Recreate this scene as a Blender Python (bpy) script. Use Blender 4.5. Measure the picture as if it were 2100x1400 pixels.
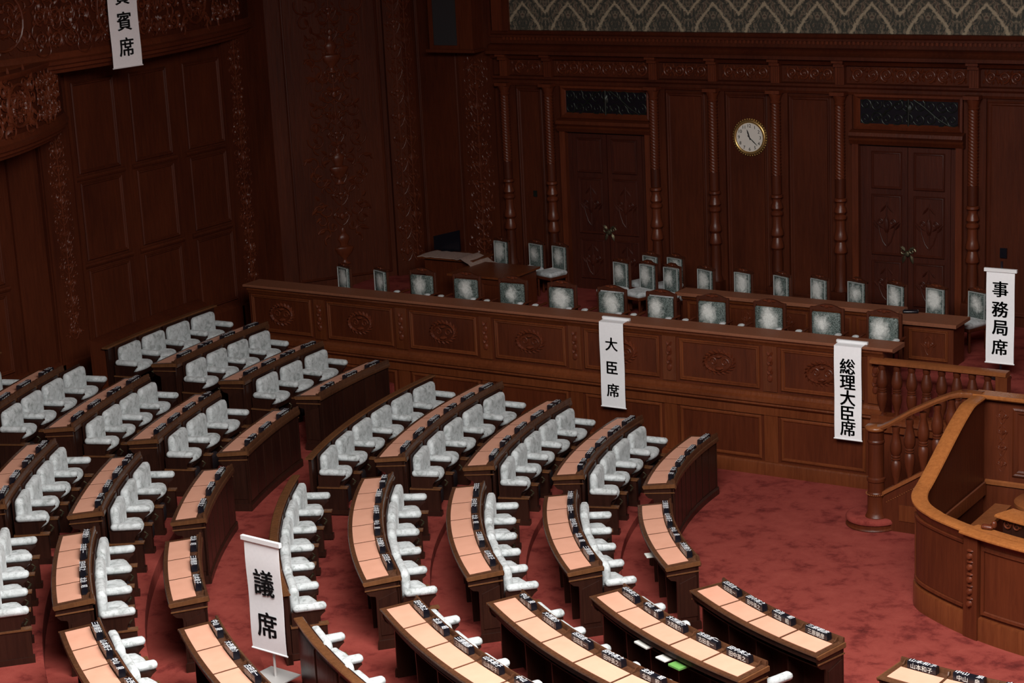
import bpy, bmesh, math, random
from math import sin, cos, pi, radians, degrees, hypot, atan2, sqrt
from mathutils import Vector, Matrix

# ------------------------------------------------------------------ scene
for o in list(bpy.data.objects): bpy.data.objects.remove(o, do_unlink=True)
scn = bpy.context.scene
col = scn.collection
random.seed(11)

# ------------------------------------------------------------------ camera (70 mm, from the public gallery)
cd = bpy.data.cameras.new('camera'); cam = bpy.data.objects.new('camera', cd); col.objects.link(cam)
cd.sensor_width = 36.0; cd.lens = 70.0; cd.clip_end = 200
cam.matrix_world = Matrix(((0.84229783, -0.09259079, 0.53100029, 6.462),
                           (0.53689504, 0.23135355, -0.81130712, -27.375),
                           (-0.04772923, 0.96845365, 0.24458013, 9.379),
                           (0, 0, 0, 1)))
scn.camera = cam

# ------------------------------------------------------------------ light: the glazed ceiling of the chamber
wd = bpy.data.worlds.new('world'); scn.world = wd; wd.use_nodes = True
wd.node_tree.nodes['Background'].inputs[0].default_value = (0.9, 0.95, 1.0, 1)
wd.node_tree.nodes['Background'].inputs[1].default_value = 0.02
def area(name, loc, sx, sy, power, colr):
    l = bpy.data.lights.new(name, 'AREA'); l.shape = 'RECTANGLE'; l.size = sx; l.size_y = sy; l.energy = power; l.color = colr
    o = bpy.data.objects.new(name, l); col.objects.link(o); o.location = loc
    return o
area('skylight_glow', (-0.2, -14.6, 10.9), 10, 8, 5300, (1.0, 0.98, 0.95))
scn.view_settings.view_transform = 'Standard'
scn.view_settings.look = 'None'
scn.view_settings.gamma = 1.0
scn.view_settings.use_curve_mapping = False
scn.view_settings.exposure = 0.05
scn.cycles.use_denoising = True
scn.cycles.max_bounces = 6

# ------------------------------------------------------------------ materials
def new_mat(name):
    m = bpy.data.materials.new(name); m.use_nodes = True
    nt = m.node_tree; b = nt.nodes['Principled BSDF']
    return m, nt, b
def nd(nt, t, **kw):
    n = nt.nodes.new(t)
    for k, v in kw.items():
        if k.startswith('_'): setattr(n, k[1:], v)
        else: n.inputs[k.replace('__', ' ')].default_value = v
    return n
def ramp(nt, src, stops):
    r = nt.nodes.new('ShaderNodeValToRGB'); e = r.color_ramp.elements
    while len(e) > 1: e.remove(e[-1])
    e[0].position = stops[0][0]; e[0].color = (*stops[0][1], 1)
    for p, c in stops[1:]:
        x = e.new(p); x.color = (*c, 1)
    nt.links.new(src, r.inputs[0]); return r
def coords(nt, scale=(1, 1, 1), rnd=0.0):
    tc = nt.nodes.new('ShaderNodeTexCoord'); mp = nt.nodes.new('ShaderNodeMapping')
    mp.inputs['Scale'].default_value = scale
    nt.links.new(tc.outputs['Object'], mp.inputs[0])
    if rnd:
        oi = nt.nodes.new('ShaderNodeObjectInfo'); ml = nt.nodes.new('ShaderNodeMath'); ml.operation = 'MULTIPLY'; ml.inputs[1].default_value = rnd
        nt.links.new(oi.outputs['Random'], ml.inputs[0]); nt.links.new(ml.outputs[0], mp.inputs['Location'])
    return mp.outputs[0]
def wood(name, c0, c1, rough=0.38, grain=(9, 9, 0.8), bump=0.02, spec=0.5):
    m, nt, b = new_mat(name); L = nt.links
    v = coords(nt, grain, 7.0)
    n = nd(nt, 'ShaderNodeTexNoise', Scale=2.2, Detail=6.0, Roughness=0.62, Distortion=0.6); L.new(v, n.inputs['Vector'])
    v2 = coords(nt, (0.7, 0.7, 0.35), 5.0)
    n2 = nd(nt, 'ShaderNodeTexNoise', Scale=1.3, Detail=2.0); L.new(v2, n2.inputs['Vector'])
    mx = nd(nt, 'ShaderNodeMath', _operation='ADD'); L.new(n.outputs[0], mx.inputs[0]); L.new(n2.outputs[0], mx.inputs[1])
    h = nd(nt, 'ShaderNodeMath', _operation='MULTIPLY'); h.inputs[1].default_value = 0.5; L.new(mx.outputs[0], h.inputs[0])
    r = ramp(nt, h.outputs[0], [(0.32, c0), (0.68, c1)]); L.new(r.outputs[0], b.inputs['Base Color'])
    b.inputs['Roughness'].default_value = rough; b.inputs['Specular IOR Level'].default_value = spec
    bp = nd(nt, 'ShaderNodeBump', Strength=0.25, Distance=bump); L.new(n.outputs[0], bp.inputs['Height']); L.new(bp.outputs[0], b.inputs['Normal'])
    return m
def plain(name, c, rough=0.5, metal=0.0, spec=0.5, var=0.0):
    m, nt, b = new_mat(name); L = nt.links
    if var:
        n = nd(nt, 'ShaderNodeTexNoise', Scale=25.0, Detail=3.0); L.new(coords(nt), n.inputs['Vector'])
        r = ramp(nt, n.outputs[0], [(0.3, tuple(x * (1 - var) for x in c)), (0.7, tuple(min(1, x * (1 + var)) for x in c))])
        L.new(r.outputs[0], b.inputs['Base Color'])
    else: b.inputs['Base Color'].default_value = (*c, 1)
    b.inputs['Roughness'].default_value = rough; b.inputs['Metallic'].default_value = metal; b.inputs['Specular IOR Level'].default_value = spec
    return m
M = {}
M['wall'] = wood('wall_wood', (0.043, 0.0088, 0.0037), (0.090, 0.0198, 0.0073), 0.48, spec=0.18)
M['carve'] = wood('carved_wood', (0.07, 0.0145, 0.006), (0.14, 0.032, 0.012), 0.34, spec=0.35)
M['dais'] = wood('dais_wood', (0.082, 0.019, 0.0062), (0.165, 0.044, 0.0142), 0.28, spec=0.5)
M['dais_dark'] = wood('dais_panel_wood', (0.052, 0.0105, 0.0038), (0.108, 0.0235, 0.0078), 0.4, spec=0.35)
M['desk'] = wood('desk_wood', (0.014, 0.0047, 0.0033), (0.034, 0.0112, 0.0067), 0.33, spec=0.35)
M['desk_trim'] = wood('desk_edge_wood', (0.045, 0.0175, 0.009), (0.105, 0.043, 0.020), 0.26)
M['honey'] = wood('honey_rail_wood', (0.21, 0.066, 0.018), (0.38, 0.135, 0.038), 0.25)
M['rail'] = wood('brown_rail_wood', (0.14, 0.043, 0.014), (0.24, 0.078, 0.025), 0.28)
M['cap'] = wood('screen_cap_wood', (0.085, 0.034, 0.014), (0.16, 0.066, 0.027), 0.26)
M['ledge'] = wood('matt_ledge_wood', (0.19, 0.070, 0.036), (0.25, 0.094, 0.050), 0.5, spec=0.3)
M['chair_wood'] = wood('chair_wood', (0.040, 0.010, 0.005), (0.085, 0.022, 0.010), 0.3)
M['door'] = wood('door_wood', (0.036, 0.008, 0.005), (0.072, 0.016, 0.008), 0.42, spec=0.3)
M['black'] = plain('black_lacquer', (0.006, 0.006, 0.010), 0.25)
M['iron'] = plain('dark_iron', (0.022, 0.026, 0.022), 0.4, 0.6)
M['darkcloth'] = plain('dark_cloth', (0.016, 0.011, 0.013), 0.8, spec=0.15, var=0.3)
M['gold'] = plain('gold', (0.62, 0.42, 0.16), 0.35, 0.9, var=0.2)
M['brass'] = plain('bronze', (0.13, 0.115, 0.07), 0.45, 0.8, var=0.3)
M['white'] = plain('white_paint', (0.80, 0.81, 0.82), 0.5)
M['face'] = plain('clock_face_white', (0.72, 0.70, 0.64), 0.45)
M['cloth'] = plain('banner_cloth', (0.90, 0.91, 0.93), 0.85, spec=0.2, var=0.02)
M['ink'] = plain('ink', (0.008, 0.008, 0.010), 0.7)
M['glyph'] = plain('white_lettering', (0.85, 0.87, 0.90), 0.5)
M['paper'] = plain('paper', (0.62, 0.62, 0.58), 0.8)
M['green'] = plain('green_cover', (0.12, 0.30, 0.07), 0.5)
M['steel'] = plain('steel', (0.55, 0.54, 0.53), 0.5, 0.3)
M['grille_cloth'] = plain('speaker_cloth', (0.02, 0.018, 0.02), 0.9)
M['plaster'] = plain('ceiling_plaster', (0.42, 0.38, 0.32), 0.8)

def mk_mat_leather():
    m, nt, b = new_mat('tan_desk_mat'); L = nt.links
    n = nd(nt, 'ShaderNodeTexNoise', Scale=5.0, Detail=3.0); L.new(coords(nt, (1, 1, 1), 3.0), n.inputs['Vector'])
    r = ramp(nt, n.outputs[0], [(0.3, (0.60, 0.30, 0.205)), (0.7, (0.645, 0.33, 0.23))]); L.new(r.outputs[0], b.inputs['Base Color'])
    b.inputs['Roughness'].default_value = 0.55
    return m
M['mat'] = mk_mat_leather()
def mk_velvet():
    m, nt, b = new_mat('grey_white_velvet'); L = nt.links
    n = nd(nt, 'ShaderNodeTexNoise', Scale=11.0, Detail=5.0, Distortion=0.8); L.new(coords(nt, (1, 1, 1), 9.0), n.inputs['Vector'])
    vo = nd(nt, 'ShaderNodeTexNoise', Scale=26.0, Detail=2.0, Distortion=2.0); L.new(coords(nt, (1, 1, 1), 4.0), vo.inputs['Vector'])
    r = ramp(nt, n.outputs[0], [(0.32, (0.30, 0.325, 0.32)), (0.45, (0.46, 0.49, 0.495)), (0.68, (0.60, 0.635, 0.645))])
    r2 = ramp(nt, vo.outputs[0], [(0.32, (0.66, 0.67, 0.66)), (0.40, (1, 1, 1))])
    mx = nd(nt, 'ShaderNodeMix', _data_type='RGBA', _blend_type='MULTIPLY'); mx.inputs[0].default_value = 1.0
    L.new(r.outputs[0], mx.inputs[6]); L.new(r2.outputs[0], mx.inputs[7]); L.new(mx.outputs[2], b.inputs['Base Color'])
    b.inputs['Roughness'].default_value = 0.85; b.inputs['Specular IOR Level'].default_value = 0.25
    b.inputs['Sheen Weight'].default_value = 0.25; b.inputs['Sheen Roughness'].default_value = 0.4
    bp = nd(nt, 'ShaderNodeBump', Strength=0.3, Distance=0.01); L.new(n.outputs[0], bp.inputs['Height']); L.new(bp.outputs[0], b.inputs['Normal'])
    return m
M['velvet'] = mk_velvet()
def mk_brocade():
    # green brocade, light sheen painted as a pale middle of the back (local x = width, z = height, origin at the pad centre)
    m, nt, b = new_mat('green_brocade_painted_sheen'); L = nt.links
    tc = nt.nodes.new('ShaderNodeTexCoord'); oi = nt.nodes.new('ShaderNodeObjectInfo')
    sx = nt.nodes.new('ShaderNodeSeparateXYZ'); L.new(tc.outputs['Object'], sx.inputs[0])
    def mth(op, a, bb=None):
        n = nt.nodes.new('ShaderNodeMath'); n.operation = op
        for i, q in enumerate((a, bb)):
            if q is None: continue
            if isinstance(q, (int, float)): n.inputs[i].default_value = q
            else: L.new(q, n.inputs[i])
        return n.outputs[0]
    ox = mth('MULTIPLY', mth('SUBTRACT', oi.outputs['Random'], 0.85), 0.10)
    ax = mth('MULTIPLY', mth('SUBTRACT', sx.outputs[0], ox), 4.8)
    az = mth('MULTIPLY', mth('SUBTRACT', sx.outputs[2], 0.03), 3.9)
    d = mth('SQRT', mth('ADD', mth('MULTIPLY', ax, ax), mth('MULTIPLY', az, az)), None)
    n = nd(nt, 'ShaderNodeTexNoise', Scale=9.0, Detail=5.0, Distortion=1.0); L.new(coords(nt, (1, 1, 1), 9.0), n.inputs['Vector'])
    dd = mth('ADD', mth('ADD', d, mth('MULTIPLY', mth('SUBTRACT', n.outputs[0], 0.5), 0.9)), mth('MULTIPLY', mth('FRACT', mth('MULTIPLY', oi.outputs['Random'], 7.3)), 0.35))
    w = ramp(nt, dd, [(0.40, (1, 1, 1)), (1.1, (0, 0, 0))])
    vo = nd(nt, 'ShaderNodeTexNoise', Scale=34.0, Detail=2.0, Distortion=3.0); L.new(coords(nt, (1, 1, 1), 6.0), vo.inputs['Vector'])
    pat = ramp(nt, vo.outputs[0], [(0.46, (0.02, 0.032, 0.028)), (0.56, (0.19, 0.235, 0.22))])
    sheen_tone = ramp(nt, vo.outputs[0], [(0.3, (0.52, 0.54, 0.51)), (0.6, (0.78, 0.79, 0.76))])  # pale colours of the painted sheen
    mx = nd(nt, 'ShaderNodeMix', _data_type='RGBA'); L.new(w.outputs[0], mx.inputs[0]); L.new(pat.outputs[0], mx.inputs[6]); L.new(sheen_tone.outputs[0], mx.inputs[7])
    L.new(mx.outputs[2], b.inputs['Base Color']); b.inputs['Roughness'].default_value = 0.6
    return m
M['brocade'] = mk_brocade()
M['piping'] = plain('grey_piping', (0.33, 0.36, 0.35), 0.6)
def mk_carpet():
    m, nt, b = new_mat('red_carpet'); L = nt.links
    v = coords(nt, (1, 1, 1))
    n = nd(nt, 'ShaderNodeTexNoise', Scale=2.6, Detail=8.0, Roughness=0.66, Distortion=0.25); L.new(v, n.inputs['Vector'])
    r = ramp(nt, n.outputs[0], [(0.28, (0.075, 0.012, 0.0105)), (0.39, (0.155, 0.025, 0.0205)), (0.48, (0.225, 0.041, 0.032)), (0.75, (0.275, 0.056, 0.043))])
    L.new(r.outputs[0], b.inputs['Base Color']); b.inputs['Roughness'].default_value = 1.0; b.inputs['Specular IOR Level'].default_value = 0.1
    f = nd(nt, 'ShaderNodeTexNoise', Scale=90.0, Detail=3.0); L.new(v, f.inputs['Vector'])
    bp = nd(nt, 'ShaderNodeBump', Strength=0.5, Distance=0.01); L.new(f.outputs[0], bp.inputs['Height']); L.new(bp.outputs[0], b.inputs['Normal'])
    return m
M['carpet'] = mk_carpet()
def mk_damask():
    m, nt, b = new_mat('damask_wall_cloth'); L = nt.links
    tc = nt.nodes.new('ShaderNodeTexCoord'); s = nt.nodes.new('ShaderNodeSeparateXYZ'); L.new(tc.outputs['Object'], s.inputs[0])
    def mth(op, a, bb=None, cc=None):
        n = nt.nodes.new('ShaderNodeMath'); n.operation = op
        for i, q in enumerate((a, bb, cc)):
            if q is None: continue
            if isinstance(q, (int, float)): n.inputs[i].default_value = q
            else: L.new(q, n.inputs[i])
        return n.outputs[0]
    u = mth('DIVIDE', s.outputs[0], 1.03); vv = mth('DIVIDE', mth('SUBTRACT', s.outputs[2], 5.675), 2.1)
    p = mth('PINGPONG', u, 0.5)
    c = mth('COSINE', mth('MULTIPLY', vv, 2 * pi))
    d = mth('ABSOLUTE', mth('SUBTRACT', p, mth('MULTIPLY_ADD', c, 0.3, 0.25)))
    nz = nd(nt, 'ShaderNodeTexNoise', Scale=15.0, Detail=3.0, Distortion=1.5); L.new(tc.outputs['Object'], nz.inputs['Vector'])
    d2 = mth('ADD', d, mth('MULTIPLY', mth('SUBTRACT', nz.outputs[0], 0.5), 0.13))
    line = ramp(nt, d2, [(0.125, (0, 0, 0)), (0.15, (1, 1, 1)), (0.185, (1, 1, 1)), (0.215, (0, 0, 0))])
    # scrolling foliage inside the ogees: mirrored about each ogee axis
    cx = nt.nodes.new('ShaderNodeCombineXYZ'); L.new(mth('MULTIPLY', p, 1.0), cx.inputs[0]); L.new(vv, cx.inputs[1])
    vo = nd(nt, 'ShaderNodeTexNoise', Scale=11.0, Detail=3.0, Distortion=2.2); L.new(cx.outputs[0], vo.inputs['Vector'])
    fol = ramp(nt, vo.outputs[0], [(0.40, (0.035, 0.040, 0.032)), (0.50, (0.080, 0.072, 0.052)), (0.58, (0.21, 0.18, 0.125)), (0.64, (0.06, 0.028, 0.022)), (0.74, (0.12, 0.11, 0.08))])
    mx = nd(nt, 'ShaderNodeMix', _data_type='RGBA'); L.new(line.outputs[0], mx.inputs[0]); L.new(fol.outputs[0], mx.inputs[6]); mx.inputs[7].default_value = (0.36, 0.31, 0.21, 1)
    L.new(mx.outputs[2], b.inputs['Base Color']); b.inputs['Roughness'].default_value = 0.8
    return m
M['damask'] = mk_damask()
def mk_glass_panel():
    m, nt, b = new_mat('lit_ceiling_glass')
    b.inputs['Base Color'].default_value = (0.8, 0.8, 0.75, 1); b.inputs['Emission Color'].default_value = (1, 0.97, 0.92, 1); b.inputs['Emission Strength'].default_value = 1.5
    return m
M['skyglass'] = mk_glass_panel()

# ------------------------------------------------------------------ mesh helpers
class MB:
    def __init__(s): s.v = []; s.f = []
    def add(s, vs, fs):
        n = len(s.v); s.v += [tuple(p) for p in vs]; s.f += [tuple(i + n for i in f) for f in fs]
        return s
    def box(s, x0, x1, y0, y1, z0, z1):
        return s.add([(x0, y0, z0), (x1, y0, z0), (x1, y1, z0), (x0, y1, z0), (x0, y0, z1), (x1, y0, z1), (x1, y1, z1), (x0, y1, z1)],
                     [(0, 3, 2, 1), (4, 5, 6, 7), (0, 1, 5, 4), (1, 2, 6, 5), (2, 3, 7, 6), (3, 0, 4, 7)])
    def prism(s, outline, fn, t0, t1):
        """outline: 2D points; fn(a,b,t) -> 3D; extruded between t0 and t1"""
        n = len(outline)
        vs = [fn(a, b, t0) for a, b in outline] + [fn(a, b, t1) for a, b in outline]
        fs = [tuple(range(n))[::-1], tuple(range(n, 2 * n))] + [(i, (i + 1) % n, n + (i + 1) % n, n + i) for i in range(n)]
        return s.add(vs, fs)
    def sweep(s, rings, closed_ring=True, caps=True):
        n = len(rings[0]); vs = [p for r in rings for p in r]; fs = []
        for k in range(len(rings) - 1):
            for i in range(n if closed_ring else n - 1):
                j = (i + 1) % n
                fs.append((k * n + i, k * n + j, (k + 1) * n + j, (k + 1) * n + i))
        if caps and closed_ring:
            fs.append(tuple(range(n))[::-1]); m = (len(rings) - 1) * n; fs.append(tuple(range(m, m + n)))
        return s.add(vs, fs)
    def polar(s, prof, a0, a1, n, R0=0.0, z0=0.0):
        """prof: (r,z) outline swept about the world axis, placed relative to (R0,0,z0)"""
        rings = []
        for k in range(n + 1):
            a = a0 + (a1 - a0) * k / n
            rings.append([(r * cos(a) - R0, r * sin(a), z - z0) for r, z in prof])
        return s.sweep(rings)
    def lathe(s, prof, c=(0, 0), n=16, a0=0.0, a1=2 * pi):
        full = abs(a1 - a0 - 2 * pi) < 1e-6; m = n if full else n + 1
        vs = []; fs = []
        for r, z in prof:
            for i in range(m):
                a = a0 + (a1 - a0) * i / n; vs.append((c[0] + r * cos(a), c[1] + r * sin(a), z))
        for k in range(len(prof) - 1):
            for i in range(n):
                j = (i + 1) % m
                fs.append((k * m + i, k * m + j, (k + 1) * m + j, (k + 1) * m + i))
        if full:
            fs.append(tuple(range(m))[::-1]); fs.append(tuple(range((len(prof) - 1) * m, len(prof) * m)))
        return s.add(vs, fs)
    def rbox(s, cx, cy, cz, sx, sy, sz, rr, seg=2):
        if not isinstance(rr, tuple): rr = (rr, rr, rr)
        hx, hy, hz = sx / 2 - rr[0], sy / 2 - rr[1], sz / 2 - rr[2]
        lon = [(q * pi / 2 + i * pi / 2 / seg, (1 if q in (0, 3) else -1), (1 if q in (0, 1) else -1)) for q in range(4) for i in range(seg + 1)]
        lat = [(-pi / 2 + i * pi / 2 / seg, -1) for i in range(seg + 1)] + [(i * pi / 2 / seg, 1) for i in range(seg + 1)]
        vs = []
        for t, sz_ in lat:
            for a, sx_, sy_ in lon:
                vs.append((cx + sx_ * hx + rr[0] * cos(t) * cos(a), cy + sy_ * hy + rr[1] * cos(t) * sin(a), cz + sz_ * hz + rr[2] * sin(t)))
        n = len(lon); fs = []
        for k in range(len(lat) - 1):
            for i in range(n):
                j = (i + 1) % n; fs.append((k * n + i, k * n + j, (k + 1) * n + j, (k + 1) * n + i))
        fs.append(tuple(range(n))[::-1]); m = (len(lat) - 1) * n; fs.append(tuple(range(m, m + n)))
        return s.add(vs, fs)
    def tube(s, pts, rad, n=6):
        pts = [Vector(p) for p in pts]; rings = []
        for i, p in enumerate(pts):
            t = (pts[min(i + 1, len(pts) - 1)] - pts[max(i - 1, 0)]).normalized()
            u = t.cross(Vector((0, 0, 1)))
            if u.length < 1e-3: u = t.cross(Vector((1, 0, 0)))
            u.normalize(); w = u.cross(t); r = rad[i] if isinstance(rad, (list, tuple)) else rad
            rings.append([p + u * r * cos(2 * pi * k / n) + w * r * sin(2 * pi * k / n) for k in range(n)])
        return s.sweep(rings)
    def mesh(s, name, mat, smooth=35):
        me = bpy.data.meshes.new(name); me.from_pydata(s.v, [], s.f)
        me.materials.append(M[mat] if isinstance(mat, str) else mat)
        bm = bmesh.new(); bm.from_mesh(me); bmesh.ops.recalc_face_normals(bm, faces=bm.faces); bm.to_mesh(me); bm.free()
        if smooth:
            me.polygons.foreach_set('use_smooth', [True] * len(me.polygons)); me.set_sharp_from_angle(angle=radians(smooth))
        me.update(); return me
    def obj(s, name, mat, parent=None, loc=(0, 0, 0), rot=(0, 0, 0), smooth=35):
        return put(name, s.mesh(name, mat, smooth), parent, loc, rot)
def put(name, me, parent=None, loc=(0, 0, 0), rot=(0, 0, 0)):
    o = bpy.data.objects.new(name, me); col.objects.link(o); o.location = loc; o.rotation_euler = rot
    if parent is not None:
        o.parent = parent
        if parent.name in WBASE: o.location = Vector(loc) - WBASE[parent.name]
    return o
WBASE = {}      # things whose parts are drawn in room coordinates
def room_thing(name, loc):
    o = empty(name, loc); WBASE[o.name] = Vector(loc); return o
def empty(name, loc=(0, 0, 0), rz=0.0):
    o = bpy.data.objects.new(name, None); col.objects.link(o); o.location = loc; o.rotation_euler = (0, 0, rz); o.empty_display_size = 0.1
    return o
def tag(o, label, cat, group=None):
    o['label'] = label; o['category'] = cat
    if group: o['group'] = group
    return o
def struct(o, label=None, cat=None):
    o['kind'] = 'structure'
    if label: o['label'] = label
    if cat: o['category'] = cat
    return o
def copy_tree(o, parent=None):
    c = o.copy(); col.objects.link(c); c.parent = parent
    for ch in kids.get(o.name, ()): copy_tree(ch, c)
    return c
kids = {}
def remember(root):
    for ob in bpy.data.objects:
        if ob.parent: kids.setdefault(ob.parent.name, [])
    kids[root.name] = []
    def rec(o):
        kids[o.name] = [x for x in bpy.data.objects if x.parent == o]
        for x in kids[o.name]: rec(x)
    rec(root)
def pol(r, deg, z=0.0): return (r * cos(radians(deg)), r * sin(radians(deg)), z)

# planar frames for panels and carving: P(u,v,w) = o + u*U + v*Z + w*N
class Fr:
    def __init__(s, o, U, N): s.o = Vector(o); s.U = Vector(U).normalized(); s.N = Vector(N).normalized(); s.V = Vector((0, 0, 1))
    def __call__(s, u, v, w=0.0): return s.o + s.U * u + s.V * v + s.N * w
    def sub(s, u, v, w=0.0): return Fr(s(u, v, w), s.U, s.N)
LOCAL = Fr((0, 0, 0), (1, 0, 0), (0, -1, 0))      # drawn in the xz plane, facing -y
def slab(mb, fr, u0, u1, v0, v1, w0, w1):
    vs = [fr(u, v, w) for w in (w0, w1) for u, v in ((u0, v0), (u1, v0), (u1, v1), (u0, v1))]
    return mb.add(vs, [(3, 2, 1, 0), (4, 5, 6, 7), (0, 1, 5, 4), (1, 2, 6, 5), (2, 3, 7, 6), (3, 0, 4, 7)])
def frame_mould(mb, fr, u0, u1, v0, v1, wid, prof):
    """mitred moulding inside the rectangle; prof: (inset 0..1 * wid, height)"""
    rings = []
    for cu, cv, su, sv in ((u0, v0, 1, 1), (u1, v0, -1, 1), (u1, v1, -1, -1), (u0, v1, 1, -1), (u0, v0, 1, 1)):
        rings.append([fr(cu + su * a * wid, cv + sv * a * wid, h) for a, h in prof])
    return mb.sweep(rings, closed_ring=False, caps=False)
MOULD = [(0, 0), (0.0, 0.02), (0.25, 0.035), (0.45, 0.022), (0.7, 0.026), (1.0, 0.004)]
def panel(parent, fr, u0, u1, v0, v1, mat, wid=0.07, lift=0.008, mould='same', prof=MOULD, name='panel'):
    p = slab(MB(), fr, u0 + wid * 0.6, u1 - wid * 0.6, v0 + wid * 0.6, v1 - wid * 0.6, -0.005, lift).obj(name, mat, parent)
    m = frame_mould(MB(), fr, u0, u1, v0, v1, wid, prof).obj('moulding', mat if mould == 'same' else mould, parent if parent.parent else p)
    return p

# carving
def vine(mb, fr, pts, r0, r1, hgt=None):
    rings = []; n = len(pts)
    for i, (a, b) in enumerate(pts):
        a0, b0 = pts[max(i - 1, 0)]; a1, b1 = pts[min(i + 1, n - 1)]
        du, dv = a1 - a0, b1 - b0; l = hypot(du, dv) or 1; du /= l; dv /= l
        r = r0 + (r1 - r0) * i / (n - 1); h = (hgt or 1.1) * r
        rings.append([fr(a - dv * r * k, b + du * r * k, h * w) for k, w in ((-1, -0.1), (-0.65, 0.8), (0, 1.1), (0.65, 0.8), (1, -0.1))])
    return mb.sweep(rings, closed_ring=False, caps=False)
def spiral(cu, cv, r, turns, start, sgn, n=22):
    return [(cu + r * (1 - 0.86 * k / n) * cos(start + sgn * turns * 2 * pi * k / n), cv + r * (1 - 0.86 * k / n) * sin(start + sgn * turns * 2 * pi * k / n)) for k in range(n + 1)]
def leaf(mb, fr, u, v, ang, ln, wd, h):
    ca, sa = cos(ang), sin(ang)
    q = [(0, 0), (0.3, 0.5), (0.65, 0.42), (1, 0), (0.65, -0.42), (0.3, -0.5)]
    vs = [fr(u + ca * a * ln - sa * b * wd, v + sa * a * ln + ca * b * wd, 0) for a, b in q]
    vs += [fr(u + ca * a * ln, v + sa * a * ln, hh) for a, hh in ((0.3, h), (0.65, h * 0.9))]
    return mb.add(vs, [(0, 6, 1), (1, 6, 7, 2), (2, 7, 3), (3, 7, 4), (4, 7, 6, 5), (5, 6, 0)])
def boss(mb, fr, u, v, ru, rv, h, n=10):
    vs = [fr(u + ru * cos(2 * pi * i / n), v + rv * sin(2 * pi * i / n), 0) for i in range(n)]
    vs += [fr(u + 0.7 * ru * cos(2 * pi * i / n), v + 0.7 * rv * sin(2 * pi * i / n), 0.75 * h) for i in range(n)] + [fr(u, v, h)]
    fs = []
    for i in range(n):
        j = (i + 1) % n; fs += [(i, j, n + j, n + i), (n + i, n + j, 2 * n)]
    return mb.add(vs, fs)
def carve_row(mb, fr, w, h, seed=1):
    """running acanthus scroll, centred on fr"""
    rn = random.Random(seed); k = max(2, int(round(w / (h * 0.95)))); k += k % 2; st = w / k
    for i in range(k):
        cu = -w / 2 + st * (i + 0.5); s = 1 if i % 2 else -1
        r = min(h * 0.40, st * 0.46)
        vine(mb, fr, spiral(cu, 0, r, 1.55, -s * pi / 2 + (pi if s < 0 else 0), s), h * 0.075, h * 0.035)
        boss(mb, fr, cu, 0, h * 0.09, h * 0.09, h * 0.10)
        for t in range(6):
            a = rn.random() * 2 * pi; leaf(mb, fr, cu + 0.75 * r * cos(a), 0.75 * r * sin(a), a + s * 1.1, h * 0.27, h * 0.14, h * 0.10)
    for i in range(k + 1):
        cu = -w / 2 + st * i
        for s in (-1, 1): leaf(mb, fr, cu, s * h * 0.12, s * pi / 2 + rn.uniform(-0.5, 0.5), h * 0.32, h * 0.15, h * 0.09)
    return mb
def carve_tall(mb, fr, w, h, seed=1, unit=None):
    """candelabrum ornament rising on an axis, centred at fr bottom"""
    rn = random.Random(seed); un = unit or w * 1.35; k = max(1, int(round(h / un))); un = h / k
    vine(mb, fr, [(0, 0.02 * h), (0, 0.5 * h), (0, 0.98 * h)], w * 0.035, w * 0.03)
    for i in range(k):
        v = un * (i + 0.5); ty = i % 3
        if ty == 0: boss(mb, fr, 0, v, w * 0.13, un * 0.20, w * 0.12)
        elif ty == 1:
            boss(mb, fr, 0, v + un * 0.12, w * 0.16, un * 0.09, w * 0.11); boss(mb, fr, 0, v - un * 0.12, w * 0.09, un * 0.13, w * 0.10)
        else:
            for a in (-0.6, -0.2, 0.2, 0.6): leaf(mb, fr, 0, v - un * 0.2, pi / 2 + a, un * 0.42, w * 0.12, w * 0.08)
        for s in (-1, 1):
            vine(mb, fr, [(s * w * 0.04, v - un * 0.45), (s * w * 0.18, v - un * 0.36), (s * w * 0.32, v - un * 0.16), (s * w * 0.38, v + un * 0.02)], w * 0.035, w * 0.03)
            vine(mb, fr, spiral(s * w * 0.27, v + un * 0.06, w * 0.13, 1.5, 0 if s > 0 else pi, s, 16), w * 0.036, w * 0.016)
            leaf(mb, fr, s * w * 0.12, v - un * 0.1, pi / 2 - s * 0.9, un * 0.3, w * 0.11, w * 0.07)
            leaf(mb, fr, s * w * 0.36, v - un * 0.12, pi / 2 - s * (0.3 + rn.random() * 0.5), un * 0.28, w * 0.10, w * 0.07)
            leaf(mb, fr, s * w * 0.30, v + un * 0.25, pi / 2 + s * 0.7, un * 0.26, w * 0.10, w * 0.06)
    return mb
def carve_wild(mb, fr, w, h, n, seed, r0=0.02):
    """free scrolling foliage, mirrored about the axis"""
    rn = random.Random(seed)
    for k in range(n):
        v = h * (k + rn.random()) / n; u = rn.uniform(0.10, 0.42) * w; R = rn.uniform(0.10, 0.17) * w; st = rn.uniform(0, 2 * pi); tr = rn.uniform(0.45, 1.15); dr = rn.choice((-1, 1)); la = rn.uniform(0, 2 * pi)
        for s in (-1, 1):
            pts = [(s * (u + a), v + b) for a, b in spiral(0, 0, R, tr, st, dr, 12)]
            vine(mb, fr, pts, r0, r0 * 0.5, 1.5)
            leaf(mb, fr, s * u, v + R * 0.6, la if s > 0 else pi - la, R * 1.1, R * 0.5, r0 * 1.8)
    return mb
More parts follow.
